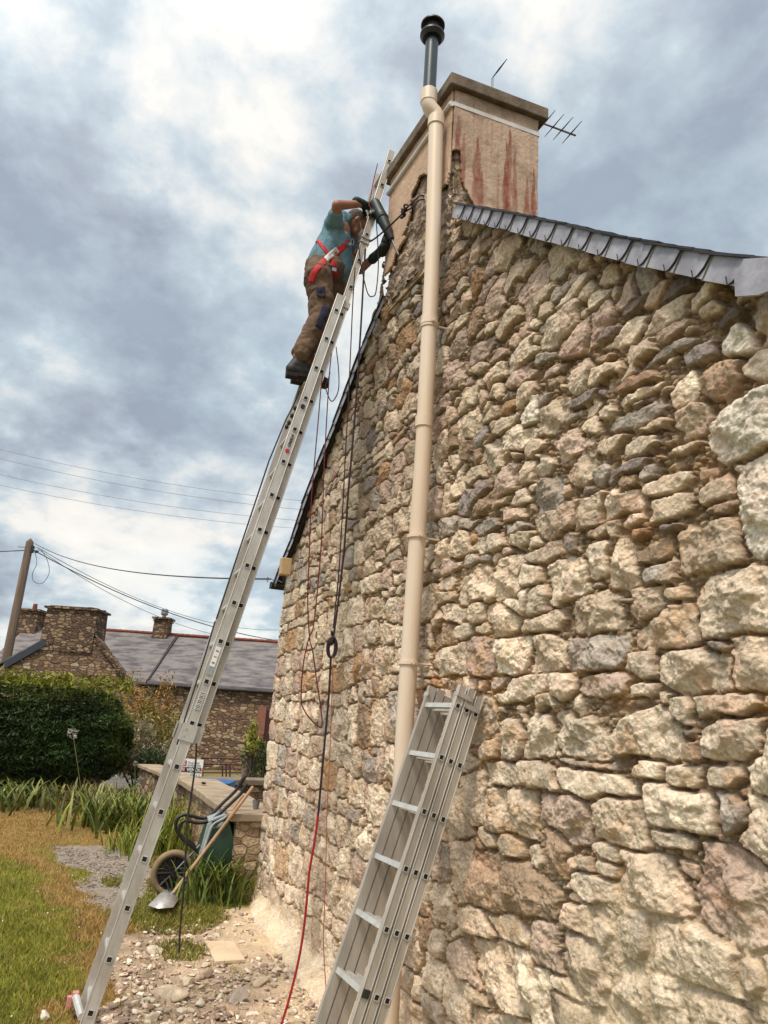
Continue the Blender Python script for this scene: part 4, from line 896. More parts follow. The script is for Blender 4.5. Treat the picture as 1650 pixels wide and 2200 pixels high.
rope([(716, 1412), (713, 1480), (711, 1560), (707, 1650), (702, 1760), (700, 1860), (697, 1960), (695, 2010), (697, 2070), (701, 2130)], -5.10, .003, M['rope_orange'], 'thin orange string hanging from the coil beside the red rope', 'string')
rope([(722, 745), (727, 790), (728, 830), (722, 852), (712, 862), (703, 845), (700, 828), (706, 812), (709, 800)], -5.14, .004, M['rope_dark'], 'small dark rope loop hanging below the man\'s far boot')
rope([(422, 1597), (420, 1640), (412, 1700), (403, 1760), (399, 1830), (395, 1900), (390, 1960), (386, 2010), (385, 2046)], -5.10, .006, M['rubber'], 'black cord trailing from the lower ladder bracket to the weeds', 'cord')
# coil
c = atX(713, 1388, -5.12*.955); m = MB()
for i in range(6):
    a = i*.5; pts = [c+np.array([.010*math.sin(a+i), (.020+.003*i)*math.cos(t)+.003*math.sin(5*a), .068*math.sin(t)-.01]) for t in np.linspace(0, 2*PI, 22)[:-1]]
    m.tube(pts, .006, 6, closed=True)
m.tube([c+(0, .0, .03), c+(.012, .01, .055), c+(-.01, 0, .07), c+(0, -.01, .10)], .008, 6); m.ball(c+(0, -.01, .03), (.02, .022, .03), n=6)
tag(m.build('rope_coil', M['rope_dark'], smooth=True), 'bundled coil of dark rope hanging halfway up the wall', 'rope')
# tie rope through the eye in the chimney, with its knot
ch_y = WY-.10
kn = atY(868, 456, WY-.22); eye = atY(905, 420, WY-.07); e0 = atX(800, 516, -4.98)
m = MB(); m.tube(smooth_path([eye+(0, .05, 0), eye, atY(893, 428, WY-.14)+(0, 0, .0), kn+(.02, 0, .01)]), .006, 6)
m.tube(smooth_path([eye+(0, .05, -.02), atY(901, 430, WY-.12), atY(885, 446, WY-.18), kn]), .006, 6)
for i, (dx, dz, rr_) in enumerate(((0, 0, .028), (.03, .015, .024), (-.02, -.012, .022))):
    cc = kn+np.array([dx, 0, dz]); m.tube([cc+np.array([rr_*math.cos(t)*.9, .012*math.sin(2*t+i), rr_*math.sin(t)]) for t in np.linspace(0, 2*PI, 16)[:-1]], .007, 6, closed=True)
m.tube([kn, kn+(-.03, -.01, .05)], .006, 6)
m.tube(smooth_path([kn, (kn+e0)/2+(0, 0, -.01), e0, atX(770, 528, -5.1)]), .007, 6)
tag(m.build('tie_rope', M['rope_dark'], smooth=True), 'knotted dark rope tying the ladder to an eye in the chimney stone', 'rope')
# rope lashed up the far stile at the top of the ladder
rope([(811, 352), (801, 395), (797, 420), (793, 440), (800, 452), (796, 470)], [-5.5, -5.45, -5.3, -5.22, -5.18, -5.18], .004, M['rope_red'], 'thin red cord tied at the very top of the ladder', 'cord')

P = [atY(x, y, 1.60) for x, y in [(803, 1965), (799, 1984), (789, 2009), (767, 2051), (754, 2079), (743, 2107), (736, 2142), (725, 2177), (712, 2215)]]
m = MB(); m.tube(smooth_path(P), [.006]*10+[.007]*39+[.009]*16 if len(smooth_path(P)) == 65 else .007, 8); tag(m.build('cable', M['rubber'], smooth=True), 'black cable hanging between the rails of the shorter ladder', 'cable')
# ------------------------------------------------------------------ the man on the ladder
def blob(name, caps, mats, parent, voxel=.009, it=4, fac=.5, balls=()):
    """tapered limbs fused into one continuous surface"""
    bm = bmesh.new()
    def addmesh(vs_, fs):
        b = [bm.verts.new(v) for v in vs_]
        for f in fs: bm.faces.new([b[i] for i in f])
    for c in caps:
        p0, p1 = np.array(c[0], float), np.array(c[1], float); r0, r1 = c[2], c[3]; fl = c[4] if len(c) > 4 else None   # fl: (axis, factor) squash
        ax = p1-p0; L_ = np.linalg.norm(ax); ax = ax/L_; a = np.cross(ax, [0, 0, 1.]);
        if np.linalg.norm(a) < .05: a = np.cross(ax, [1., 0, 0])
        a = a/np.linalg.norm(a); b = np.cross(ax, a); mbx = MB(); n = 14; vs_ = []; prof = []
        for t in np.linspace(-90, 0, 5): prof.append((p0+ax*r0*math.sin(math.radians(t)), r0*max(math.cos(math.radians(t)), .02)))
        for t in np.linspace(0, 90, 5): prof.append((p1+ax*r1*math.sin(math.radians(t)), r1*max(math.cos(math.radians(t)), .02)))
        for (cc, rr_) in prof: vs_ += [cc+rr_*(a*math.cos(2*PI*j/n)+b*math.sin(2*PI*j/n)) for j in range(n)]
        if fl:
            d = nrm(fl[0]); mid_ = (p0+p1)/2; vs_ = [v-d*np.dot(v-mid_, d)*(1-fl[1]) for v in vs_]
        k = len(prof); fs = [(i*n+j, i*n+(j+1) % n, (i+1)*n+(j+1) % n, (i+1)*n+j) for i in range(k-1) for j in range(n)]
        fs += [tuple(range(n))[::-1], tuple((k-1)*n+j for j in range(n))]; addmesh([tuple(v) for v in vs_], fs)
    for (c, r_, ax_) in balls:
        mbx = MB(); mbx.ball(c, r_, n=12, ax=ax_); addmesh(mbx.v, mbx.f)
    bmesh.ops.recalc_face_normals(bm, faces=bm.faces)
    me = bpy.data.meshes.new(name); bm.to_mesh(me); bm.free()
    o = bpy.data.objects.new(name, me); COL.objects.link(o)
    rm = o.modifiers.new('r', 'REMESH'); rm.mode = 'VOXEL'; rm.voxel_size = voxel
    sm_ = o.modifiers.new('s', 'SMOOTH'); sm_.iterations = it; sm_.factor = fac
    dg = bpy.context.evaluated_depsgraph_get(); m2 = bpy.data.meshes.new_from_object(o.evaluated_get(dg)); o.modifiers.clear(); o.data = m2
    m2.materials.clear()
    for q in (mats if isinstance(mats, list) else [mats]): m2.materials.append(q)
    m2.polygons.foreach_set('use_smooth', [True]*len(m2.polygons)); setparent(o, parent); return o
def wrinkle(o, amp, fr, seed=1, stretch=(1, 1, 1)):
    V = np.zeros(len(o.data.vertices)*3, np.float32); o.data.vertices.foreach_get('co', V); V = V.reshape(-1, 3).astype(float)
    N_ = np.zeros_like(V, dtype=np.float32).reshape(-1); o.data.vertices.foreach_get('normal', N_); N_ = N_.reshape(-1, 3)
    q = V*np.array(stretch)*fr; h_ = ridge(q[:, 0]*.6+q[:, 1], q[:, 2]+q[:, 0]*.5, seed, 3)*.6+fbm(q[:, 1]*1.7+9, q[:, 2]*1.7-q[:, 0], seed+9, 3)
    V = V+N_*(amp*h_)[:, None]; o.data.vertices.foreach_set('co', V.astype(np.float32).ravel()); o.data.update()
XM = -5.17
def J(x, y, dx=0.): return atX(x, y, XM+dx)
man = thing('person', J(650, 800), 'man in blue T-shirt, brown trousers and red harness working high on the ladder', 'person')
hipN, hipF = J(683, 596, .09), J(712, 600, -.09); kneeN, kneeF = J(688, 690, .10), J(712, 690, -.11)
ankN, ankF = J(640, 765, .09), J(660, 778, -.11)
pel = J(697, 583); waist = J(703, 560); belly = J(716, 540); chest = J(722, 500); neck = J(742, 472); head = J(765, 481)
shN, shF = J(718, 478, .13), J(750, 500, -.17); elN = J(724, 441, .26); wrN = J(779, 438, .14); haN = J(797, 446, .12)
elF = J(773, 580, -.06); wrF = J(812, 545, .17); haF = J(834, 522, .29)
UPV = np.array([0, 0, 1.]); FW = nrm(J(790, 500)-J(765, 481))     # the face looks forward and down
# body: head, neck, arms, trunk and legs in one surface
caps = [(pel, waist, .11, .11), (waist, belly, .115, .12), (belly, chest, .12, .12), (chest, neck, .10, .055), (neck, head, .055, .06),
        (shN, elN, .050, .040), (elN, wrN, .042, .027), (shF, elF, .046, .038), (elF, wrF, .038, .028), (chest, shN, .08, .06), (chest, shF, .08, .06),
        (hipN, kneeN, .075, .055), (kneeN, ankN, .055, .04), (hipF, kneeF, .075, .055), (kneeF, ankF, .055, .04), (pel, hipN, .1, .08), (pel, hipF, .1, .08)]
hd = nrm(np.array([0, .55, -.35])); hu = nrm(np.cross([1., 0, 0], hd)); hu = hu if hu[2] > 0 else -hu; hax = np.array([[1., 0, 0], hd, hu])
balls = [(head+hu*.015, (.072, .092, .098), hax), (head+hd*.045-hu*.055, (.050, .045, .05), hax), (head+hd*.098-hu*.012, (.012, .022, .02), hax), (head+X3*.076-hd*.008-hu*.01, (.012, .018, .03), hax), (head-X3*.076-hd*.008-hu*.01, (.012, .018, .03), hax)]
body = blob('body', caps, M['skin'], man, .008, 3, balls=balls)
# hair, with the crown thin
hb = [(head+hu*.030-hd*.022, (.080, .088, .090), hax)]
h_ = blob('hair', [(head-hd*.06-hu*.02, head-hd*.05+hu*.04, .045, .05)], M['hair'], man, .008, 1, balls=hb)
V = np.array([v.co[:] for v in h_.data.vertices]); rel = V-head; bmh = bmesh.new(); bmh.from_mesh(h_.data); bmh.verts.ensure_lookup_table()
kill = [v for v in bmh.verts if (np.dot(np.array(v.co)-head, hd) > .045 or (np.dot(np.array(v.co)-head, hu) < -.01 and np.dot(np.array(v.co)-head, hd) > -.015))]
bmesh.ops.delete(bmh, geom=kill, context='VERTS'); bmh.to_mesh(h_.data); bmh.free(); wrinkle(h_, .006, 90, 4)
blob('dust_mask', [], M['mask'], man, .006, 3, balls=[(head+hd*.085-hu*.045, (.045, .040, .045), hax)])
for k in (.030, -.030):
    m = MB(); m.ball(head+hd*.083+X3*k+hu*.018, .011, n=6); m.build('eye', M['white'], man, smooth=True)
m = MB(); m.tube([head+X3*.077+hu*.0, head+hd*.05+X3*.062-hu*.03, head+hd*.085+X3*.03-hu*.045], .003, 5); m.tube([head+X3*.0+hu*.11, head+hu*.125-hd*.01, head+hu*.14+hd*.004], .0025, 5)
m.build('mask_strap', M['white'], man)
# T-shirt
hem0, hem1 = J(688, 572), J(705, 578)
ts = blob('tshirt', [(J(684, 572), J(710, 522), .108, .108, (X3, 1.2)), (J(733, 584), J(726, 525), .088, .108, (X3, 1.25)), (J(710, 524), J(720, 490), .110, .098, (X3, 1.25)), (J(720, 492), J(731, 470), .096, .064, (X3, 1.3)),
                        (shN, shN+(elN-shN)*.42, .068, .060), (J(718, 486), shN, .09, .070), (shF, shF+(elF-shF)*.45, .07, .058), (J(728, 500), shF, .09, .07), (J(728, 480), J(742, 474), .085, .066)], M['tshirt'], man, .009, 4)
wrinkle(ts, .012, 11, 3, (1, 1, .6))
# trousers
def P2(a, b, t): return a+(b-a)*t
tr = blob('trousers', [(J(688, 572), hipN, .118, .108, (X3, 1.2)), (J(712, 580), hipF, .118, .110, (X3, 1.1)), (J(690, 574), J(710, 580), .115, .106), (hipN, J(690, 640, .10), .112, .100), (J(690, 640, .10), kneeN, .100, .088), (kneeN, J(668, 722, .10), .088, .086), (J(668, 722, .10), J(650, 758, .09), .082, .080),
                          (hipF, J(716, 640, -.1), .108, .095), (J(716, 640, -.1), kneeF, .095, .085), (kneeF, J(694, 735, -.11), .083, .080), (J(694, 735, -.11), J(676, 766, -.11), .078, .078)], M['trouser'], man, .009, 3)
wrinkle(tr, .013, 11, 7, (1, 1, 1.3))
z0 = float(J(650, 766, .09)[2]); bmh = bmesh.new(); bmh.from_mesh(tr.data); bmesh.ops.bisect_plane(bmh, geom=bmh.verts[:]+bmh.edges[:]+bmh.faces[:], plane_co=(0, 0, z0), plane_no=(0, .12, 1), clear_inner=True); bmh.to_mesh(tr.data); bmh.free()
z1 = float(J(700, 560)[2])
def patch(pts, mat_, name, th_=.010, n_=None, parent=man):
    """cloth patch laid on the near side of the trousers: outline in the body's side plane, pushed onto the surface"""
    from mathutils.bvhtree import BVHTree
    bv = BVHTree.FromPolygons([v.co for v in tr.data.vertices], [p.vertices[:] for p in tr.data.polygons])
    k = 9; g = []
    a, b, c, d = [np.array(J(x, y)) for x, y in pts]
    for i in range(k):
        for j in range(k):
            u_, v_ = i/(k-1), j/(k-1); p = (a*(1-u_)+b*u_)*(1-v_)+(d*(1-u_)+c*u_)*v_; o_ = Vector(CAM); dr = Vector(p-CAM).normalized()
            hit = bv.ray_cast(o_, dr); q = np.array(hit[0]) if hit[0] is not None else p+X3*.1; q = q-np.array(dr)*.006; g.append(q)
    fs = [(i*k+j, (i+1)*k+j, (i+1)*k+j+1, i*k+j+1) for i in range(k-1) for j in range(k-1)]
    m = MB(); m.add(g, fs); o = m.build(name, mat_, parent, smooth=True); s_ = o.modifiers.new('t', 'SOLIDIFY'); s_.thickness = .004; return o
patch([(679, 617), (698, 616), (699, 640), (681, 636)], M['navy'], 'pocket')
patch([(694, 654), (709, 660), (690, 708), (677, 700)], M['navy'], 'knee_pad')
# boots, seen from below, standing on the rung
rung_s = None
def boot(ank, toe_dir, nm):
    fwd_ = nrm(toe_dir); side_ = X3; a = ank-UPV*.03
    heel = a-fwd_*.055-UPV*.045; toe = a+fwd_*.185-UPV*.052
    o = blob('boot', [(a+UPV*.03, heel, .052, .040), (heel, P2(heel, toe, .55), .042, .044, (side_, 1.0)), (P2(heel, toe, .5), toe, .046, .036), (a, P2(heel, toe, .6)+UPV*.01, .052, .042)], M['boot'], man, .007, 3)
    m = MB(); n = 18; up = []; lo = []
    for i in range(n):
        t = 2*PI*i/n; u_ = math.cos(t); w_ = math.sin(t)*(.047 if u_ > 0 else .039)*(1-.12*abs(u_)); c = P2(heel, toe, .5)+fwd_*(np.linalg.norm(toe-heel)/2+.04)*u_+side_*w_
        up.append(c-UPV*.016); lo.append(c-UPV*.054)
    m.add(up+lo, [tuple(range(n)), tuple(range(n, 2*n))[::-1]]+[(i, n+i, n+(i+1) % n, (i+1) % n) for i in range(n)])
    m.box(heel-UPV*.054+fwd_*.01, (.07, .085, .032), [side_, fwd_, UPV]); m.box(toe-UPV*.042-fwd_*.03, (.075, .11, .016), [side_, fwd_, UPV])
    m.build('sole', M['sole'], o); return o
sB = s_of(ctr1, 677, 793); footz = ctr1(sB)
fd = np.array([-.10, 1., .06])
rgN = ctr1(s_of(ctr1, 664, 830)); base = J(642, 776, .07)
boot(base, fd, 'near'); boot(J(652, 789, -.10), fd, 'far')
# gloves: palm, four fingers and thumb each
def glove(wr, palm_dir, curl_dir, side_, spread=1., nm='glove'):
    pd = nrm(palm_dir); cdv = nrm(curl_dir-pd*np.dot(curl_dir, pd)); sd = nrm(side_)
    c = [(wr-pd*.07, wr+pd*.01, .040, .036), (wr, wr+pd*.075, .037, .042, (cdv, .75))]
    for k, (o_, L_) in enumerate(((-.030, .068), (-.010, .078), (.011, .074), (.030, .058))):
        b0_ = wr+pd*.085+sd*o_; k1 = b0_+pd*L_*.45+cdv*L_*.12; k2 = k1+pd*L_*.12+cdv*L_*.38; k3 = k2-pd*L_*.15+cdv*L_*.28
        c += [(b0_-pd*.02, k1, .0125, .0115), (k1, k2, .0115, .0105), (k2, k3, .0105, .0095)]
    tb = wr+pd*.025-sd*.036; t1 = tb-sd*.022+pd*.030+cdv*.015; t2 = t1+pd*.022+cdv*.028; c += [(tb, t1, .015, .013), (t1, t2, .013, .011)]
    return blob('glove', c, M['glove'], man, .0045, 2)
glove(wrN, J(806, 448, .08)-wrN, np.array([-.3, .2, -1.]), X3*.9+np.array([0, .1, 0]))
glove(wrF, haF-wrF, np.array([.5, .1, .9]), np.array([.3, -.7, .5]))
# sleeve cuff of the second glove is long and loose
blob('glove_cuff', [(P2(elF, wrF, .72), wrF, .040, .036)], M['glove'], man, .007, 2)
# harness: webbing that follows the shirt
def webbing(pts, w_, name, mat_=M['red'], dxs=None, lift=.004, targets=None):
    from mathutils.bvhtree import BVHTree
    bvs = [BVHTree.FromPolygons([v.co for v in t.data.vertices], [p.vertices[:] for p in t.data.polygons]) for t in (ts, tr)]
    P = smooth_path([(x, y, 0) for x, y in pts], 6); L_ = []
    for i, p in enumerate(P):
        t = P[min(i+1, len(P)-1)]-P[max(i-1, 0)]; t = t/np.linalg.norm(t); nn = np.array([-t[1], t[0], 0])
        for sgn in (-1, -.33, .33, 1):
            q = p+nn*sgn*w_/2; dr = Vector(ray(q[0], q[1])).normalized(); best = None
            for bv in bvs:
                h = bv.ray_cast(Vector(CAM), dr)
                if h[0] is not None and (best is None or h[3] < best[1]): best = (h[0], h[3])
            r_ = np.array(best[0]) if best else J(q[0], q[1], .12); L_.append(r_-np.array(dr)*lift)
    # calm the surface noise along the band
    A = np.array(L_).reshape(-1, 4, 3)
    for _ in range(2): A[1:-1] = (A[:-2]+A[1:-1]*2+A[2:])/4
    g = [tuple(p) for p in A.reshape(-1, 3)]; n = len(A); fs = [(i*4+j, i*4+j+1, (i+1)*4+j+1, (i+1)*4+j) for i in range(n-1) for j in range(3)]
    m = MB(); m.add(g, fs); o = m.build(name, mat_, man, smooth=True); s_ = o.modifiers.new('t', 'SOLIDIFY'); s_.thickness = .004; return o
webbing([(681, 516), (690, 526), (703, 542), (713, 556), (719, 575), (722, 596)], 8.5, 'harness_strap')
webbing([(752, 518), (738, 530), (722, 543), (704, 556), (688, 569), (675, 586), (668, 606)], 14, 'harness_strap')
webbing([(701, 557), (706, 552), (714, 545), (722, 539), (726, 536)], 13, 'reflective_band', M['white_cloth'], lift=.010)
m = MB(); p = J(718, 579, .15); m.box(p, (.006, .035, .03), None)
p = J(752, 526, .12); m.ball(p, (.012, .014, .018), n=6); m.build('buckle', M['steel'], man)
# dark green drill held in both gloves, its long bit against the chimney
dr_ = thing('hammer_drill', J(812, 460, .1), 'dark green power drill with a long bit held in the man\'s gloves', 'drill')
d0, d1 = J(806, 438, .20), J(842, 514, .33); bt = atY(856, 547, WY-.10); dv = nrm(d1-d0)
o = blob('housing', [(d0, P2(d0, d1, .40), .046, .050), (P2(d0, d1, .35), P2(d0, d1, .72), .052, .040), (P2(d0, d1, .15), P2(d0, d1, .15)+nrm(np.array([0, -.6, -.8]))*.09, .024, .022)], mat('dark_green_tool', (.005, .022, .018), (.003, .009, .009), 12, .5, .1, 60), dr_, .006, 3)
m = MB(); m.tube([P2(d0, d1, .66), P2(d0, d1, .8), P2(d0, d1, .86), d1], [.040, .038, .030, .024], 16); m.tube([P2(d0, d1, .42), P2(d0, d1, .45)], .0535, 20); m.build('chuck', M['rubber'], dr_, smooth=True)
m = MB(); m.tube([d1, bt], [.007, .006], 8); m.build('drill_bit', M['steel'], dr_)
m = MB(); hd_ = P2(d0, d1, .74); m.tube([hd_, hd_+np.array([-.10, .0, -.05])], .016, 12); m.build('side_handle', M['rubber'], dr_, smooth=True)
# hose / cord and karabiners in front of the face
m = MB(); m.tube(smooth_path([J(776, 463, .16), J(771, 480, .18), J(769, 500, .18), J(768, 520, .17), J(766, 540, .17)]), .005, 6); o = m.build('lanyard', M['rope_dark'], man, smooth=True)
for (x, y, s) in ((772, 508, .02), (757, 520, .018)):
    m = MB(); c = J(x, y, .16); m.tube([c+np.array([0, s*.7*math.cos(t), s*1.6*math.sin(t)]) for t in np.linspace(0, 2*PI, 16)[:-1]], .004, 6, closed=True); m.build('karabiner', M['steel'], man, smooth=True)
# ------------------------------------------------------------------ neighbouring stone cottages
ccols = [(.30, .19, .11), (.20, .125, .075), (.13, .085, .06), (.36, .25, .16), (.25, .15, .09), (.16, .10, .07), (.40, .30, .20)]
M['cot'] = rubble_mat('cottage_masonry', ccols, (.13, .088, .058), 4.6, 11, .8)
M['cot2'] = rubble_mat('cottage_masonry_dark', [(.19, .12, .075), (.13, .085, .055), (.25, .165, .10), (.10, .065, .045), (.29, .20, .13)], (.085, .058, .04), 5, 12, .8)
M['oldslate'] = mat('lichened_slate', (.075, .068, .072), (.19, .165, .155), 2.2, .9, .6, 12, stretch=(1, .7, 4), c3=(.12, .105, .108), lo=.38, hi=.60, detail=10)
def D(x, y, d): return atD(x, y, d)
def ztop(x, y, d): return atD(x, y, d)[2]
DB, DR = 25., 27.8
def wallpt(x, d, z):
    p = atD(x, 1500, d); return np.array([p[0], p[1], z])
def dirat(d0, x, z): return wallpt(x, d0, z)
cb = thing('stone_cottage', wallpt(420, 25, 0), 'long low stone cottage with grey slate roof and red ridge tiles', 'cottage', 'old cottages across the road')
zE = ztop(450, 1476, DB); zE2 = ztop(290, 1468, DB); zR = ztop(450, 1377, DR)
def quadwall(m, xa, xb, d, z0, z1a, z1b, th_=.5):
    a = wallpt(xa, d, z0); b = wallpt(xb, d, z0); m.prism([a, b, (b[0], b[1], z1b), (a[0], a[1], z1a)], FH*th_)
m = MB(); quadwall(m, 305, 760, DB, -.1, zE+.05, zE+.05); m.build('wall', M['cot'], cb)
m = MB(); quadwall(m, 150, 305, DB, -.1, zE2+.05, zE2+.05); m.build('wall', M['cot2'], cb)
def roofpl(name, xa, xb, ze, zr, d0, d1, par, mt):
    a = wallpt(xa, d0-.15, ze-.02); b = wallpt(xb, d0-.15, ze-.02); c = wallpt(xb*1.0, d1, zr); d = wallpt(xa, d1, zr)
    # keep the slope a true plane: ridge runs parallel to the eave
    L_ = RH*np.dot(b-a, RH); c = a+L_+(d-a)-RH*np.dot(d-a, RH); d = a+(d-a)-RH*np.dot(d-a, RH)
    m = MB(); m.prism([a, b, c, d], (0, 0, .09)); back = c+FH*(d1-d0)+np.array([0, 0, ze-zr]); back2 = d+FH*(d1-d0)+np.array([0, 0, ze-zr])
    m.prism([d, c, back, back2], (0, 0, .09)); o = m.build(name, mt, par); return a, b, c, d
ra = roofpl('roof', 311, 780, zE, zR, DB, DR, cb, M['oldslate'])
rb = roofpl('roof', -60, 308, zE2, zR+.04, DB, DR, cb, M['oldslate'])
m = MB(); p0, p1 = rb[3]+(0, 0, .14), ra[2]+(0, 0, .10)
nt_ = 60
for i in range(nt_): q0 = p0+(p1-p0)*i/nt_; q1 = p0+(p1-p0)*(i+.97)/nt_; m.tube([q0, q1], [.065, .055], 8)
m.build('ridge_tiles', M['terracotta'], cb)
m = MB(); m.prism([ra[0]+(0, 0, .09), ra[0]+RH*.05+(0, 0, .09), ra[3]+RH*.05+(0, 0, .09), ra[3]+(0, 0, .09)], (0, 0, .07)); m.build('roof_upstand', M['slate_dark'], cb)
# chimney with a cowl, standing astride the ridge
def stack(x, wpx, ytop, d, depth, par, mt, zb, capm, batter=.05):
    a = atD(x-wpx/2, ytop, d); b = atD(x+wpx/2, ytop, d); w = np.linalg.norm((b-a)[:2]); c = (a+b)/2; zt = c[2]
    m = MB(); P0 = c-RH*w/2; P = [P0, P0+RH*w, P0+RH*w+FH*depth, P0+FH*depth]; bt_ = [p+((p-(c+FH*depth/2))*batter*2)*np.array([1, 1, 0]) for p in P]
    m.add([(p[0], p[1], zb) for p in bt_]+[(p[0], p[1], zt) for p in P], [(0, 3, 2, 1), (4, 5, 6, 7), (0, 1, 5, 4), (1, 2, 6, 5), (2, 3, 7, 6), (3, 0, 4, 7)])
    ch_ = m.build('chimney', mt, par); m = MB(); o_ = .05
    cc = c+FH*depth/2; m.box((cc[0], cc[1], zt+.035), (w+.16, depth+.16, .07), [RH, FH, (0, 0, 1)]); m.box((cc[0], cc[1], zt-.06), (w+.08, depth+.08, .04), [RH, FH, (0, 0, 1)])
    k = m.build('chimney_ledge', capm, ch_); return cc, zt, ch_
cc, zt, ch_ = stack(347, 30, 1330, DR-.3, .6, cb, M['cot2'], zR-.55, M['cot2'])
m = MB(); m.tube([(cc[0], cc[1], zt), (cc[0], cc[1], zt+.18)], .07, 10); m.tube([(cc[0], cc[1], zt+.18), (cc[0], cc[1], zt+.22), (cc[0], cc[1], zt+.38), (cc[0], cc[1], zt+.42)], [.11, .13, .13, .08], 12); m.build('cowl', M['steel'], ch_)
# door with its reddish surround, small vent
dp = wallpt(588, DB-.03, 0); m = MB(); dz0, dz1 = ztop(570, 1625, DB), ztop(570, 1530, DB)
m.box(wallpt(566, DB-.02, (dz0+dz1)/2+.05), (.28, .10, dz1-dz0+.25), [RH, FH, (0, 0, 1)]); m.build('door_jamb', mat('pink_jamb', (.25, .105, .07), (.20, .085, .06), 8, .9, .2, 40), cb)
m = MB(); m.box(wallpt(598, DB-.01, (dz0+dz1)/2), (.9, .06, dz1-dz0+.1), [RH, FH, (0, 0, 1)]); m.build('door', mat('maroon_door', (.05, .008, .008), (.04, .007, .007), 8, .6, 0), cb)
m = MB(); m.box(wallpt(367, DB-.01, ztop(367, 1539, DB)), (.13, .04, .2), [RH, FH, (0, 0, 1)]); m.build('wall_vent', M['cup'], cb)
m = MB(); m.tube([ra[0]+(0, 0, -.02)-FH*.02, ra[1]+(0, 0, -.02)-FH*.02], .035, 8); m.build('gutter', M['slate_dark'], cb)
# gabled wing in front at the left, with the broad chimney on its gable
DA = 22.
ca = thing('gabled_cottage', wallpt(150, DA, 0), 'stone gable end with a very broad chimney above the clipped hedge', 'cottage', 'old cottages across the road')
def gp(x, y, d=DA): return atD(x, y, d)
gpoly = [wallpt(-70, DA, -.1), gp(-70, 1470), gp(18, 1424), gp(98, 1380), gp(104, 1366), gp(204, 1372), gp(214, 1380), gp(303, 1507), wallpt(303, DA, -.1)]
m = MB(); m.prism(gpoly, FH*.5); m.build('wall', M['cot'], ca)
c1, c2 = gp(103, 1306), gp(209, 1312); wch = np.dot(c2-c1, RH); zt_ = (c1[2]+c2[2])/2
cc = (c1+c2)/2+FH*.45; m = MB(); n = 10
ring = []
P = [(-.5, 0), (.5, 0), (.5, 1), (-.5, 1)]
lo = [cc+RH*wch*a*1.06+FH*(b-.5)*1.0 for a, b in P]; hi = [cc+RH*wch*a+FH*(b-.5)*.95 for a, b in P]
m.add([(p[0], p[1], gp(150, 1400)[2]) for p in lo]+[(p[0], p[1], zt_) for p in hi], [(0, 3, 2, 1), (4, 5, 6, 7), (0, 1, 5, 4), (1, 2, 6, 5), (2, 3, 7, 6), (3, 0, 4, 7)])
chA = m.build('chimney', M['cot2'], ca)
m = MB(); m.box((cc[0], cc[1], zt_+.02), (wch+.14, 1.1, .06), [RH, FH, (0, 0, 1)]); m.box((cc[0], cc[1], zt_+.06), (wch-.1, .9, .05), [RH, FH, (0, 0, 1)])
r = np.random.default_rng(5)
for i in range(26): m.box(np.array([cc[0], cc[1], zt_+.03])+RH*r.uniform(-.5, .5)*wch+FH*r.uniform(-.5, .3), (.16, .14, .07+.05*r.random()), [nrm(RH+FH*r.normal(0, .3)), nrm(FH-RH*.2), (0, 0, 1)])
m.build('chimney_ledge', M['cot2'], chA)
for pts, mt, nm_ in (([gp(205, 1374), gp(306, 1510)], M['cot2'], 'verge_stones'), ([gp(100, 1379), gp(12, 1429)], mat('blue_fascia', (.03, .038, .05), (.025, .03, .04), 9, .5, .05, 50), 'fascia')):
    a, b = pts; dd = nrm(b-a); up2 = np.cross(FH, dd); up2 = up2 if up2[2] > 0 else -up2
    m = MB(); m.prism([a-FH*.08-up2*(.10 if nm_ == 'fascia' else .02), b-FH*.08-up2*(.10 if nm_ == 'fascia' else .02), b-FH*.08+up2*.09, a-FH*.08+up2*.09], FH*.4); m.build(nm_, mt, ca)
for a, b in ((gp(204, 1370), gp(306, 1508)), (gp(100, 1376), gp(-74, 1470))):
    m = MB(); dv_ = nrm((gp(200, 1400)-CAM)*np.array([1, 1, 0]))*3.2; m.prism([a+(0, 0, .05), b+(0, 0, .05), b+dv_+(0, 0, .05), a+dv_+(0, 0, .05)], (0, 0, .06)); m.build('roof', M['oldslate'], ca)
cc, zt, ch2 = stack(62, 42, 1312, DR-.5, .9, cb, M['cot2'], zR-.4, M['cot2'])
m = MB(); m.tube([(cc[0]+.1, cc[1], zt), (cc[0]+.1, cc[1], zt+.30)], [.09, .075], 10); m.build('chimney_pot', M['terracotta'], ch2)
# ------------------------------------------------------------------ pole and wires
pt_ = atD(66, 1157, 23.); pb = atD(9, 1440, 23.); ex_ = (pb-pt_); base_ = pt_+ex_*(pt_[2]/(pt_[2]-pb[2]))
pl = thing('utility_pole', (base_[0], base_[1], 0), 'weathered wooden utility pole rising behind the hedge at the left edge', 'pole')
m = MB(); m.tube([base_, pt_-(0, 0, .12), pt_], [.15, .115, .02], 12); m.build('post', M['pole_wood'], pl, smooth=True)
m = MB(); q = pt_-np.array([0, 0, .35]); m.box(q+RH*.14-FH*.05, (.07, .10, .22), [RH, FH, (0, 0, 1)]); m.box(q+RH*.26-(0, 0, .06), (.10, .08, .07), [RH, FH, (0, 0, 1)]); m.tube([q-RH*.35+(0, 0, .06), q+RH*.2+(0, 0, .06)], .012, 6)
m.build('insulator', M['black'], pl)
def wire(a, b, sag, r_, label, group='wires overhead', m_=None):
    P = [a+(b-a)*t-np.array([0, 0, sag*4*t*(1-t)]) for t in np.linspace(0, 1, 24)]; m = MB(); m.tube(P, r_, 5, cap=False); o = m.build('wire', m_ or M['wire'], smooth=True); tag(o, label, 'wire', group)
pa = atD(76, 1172, 23.)
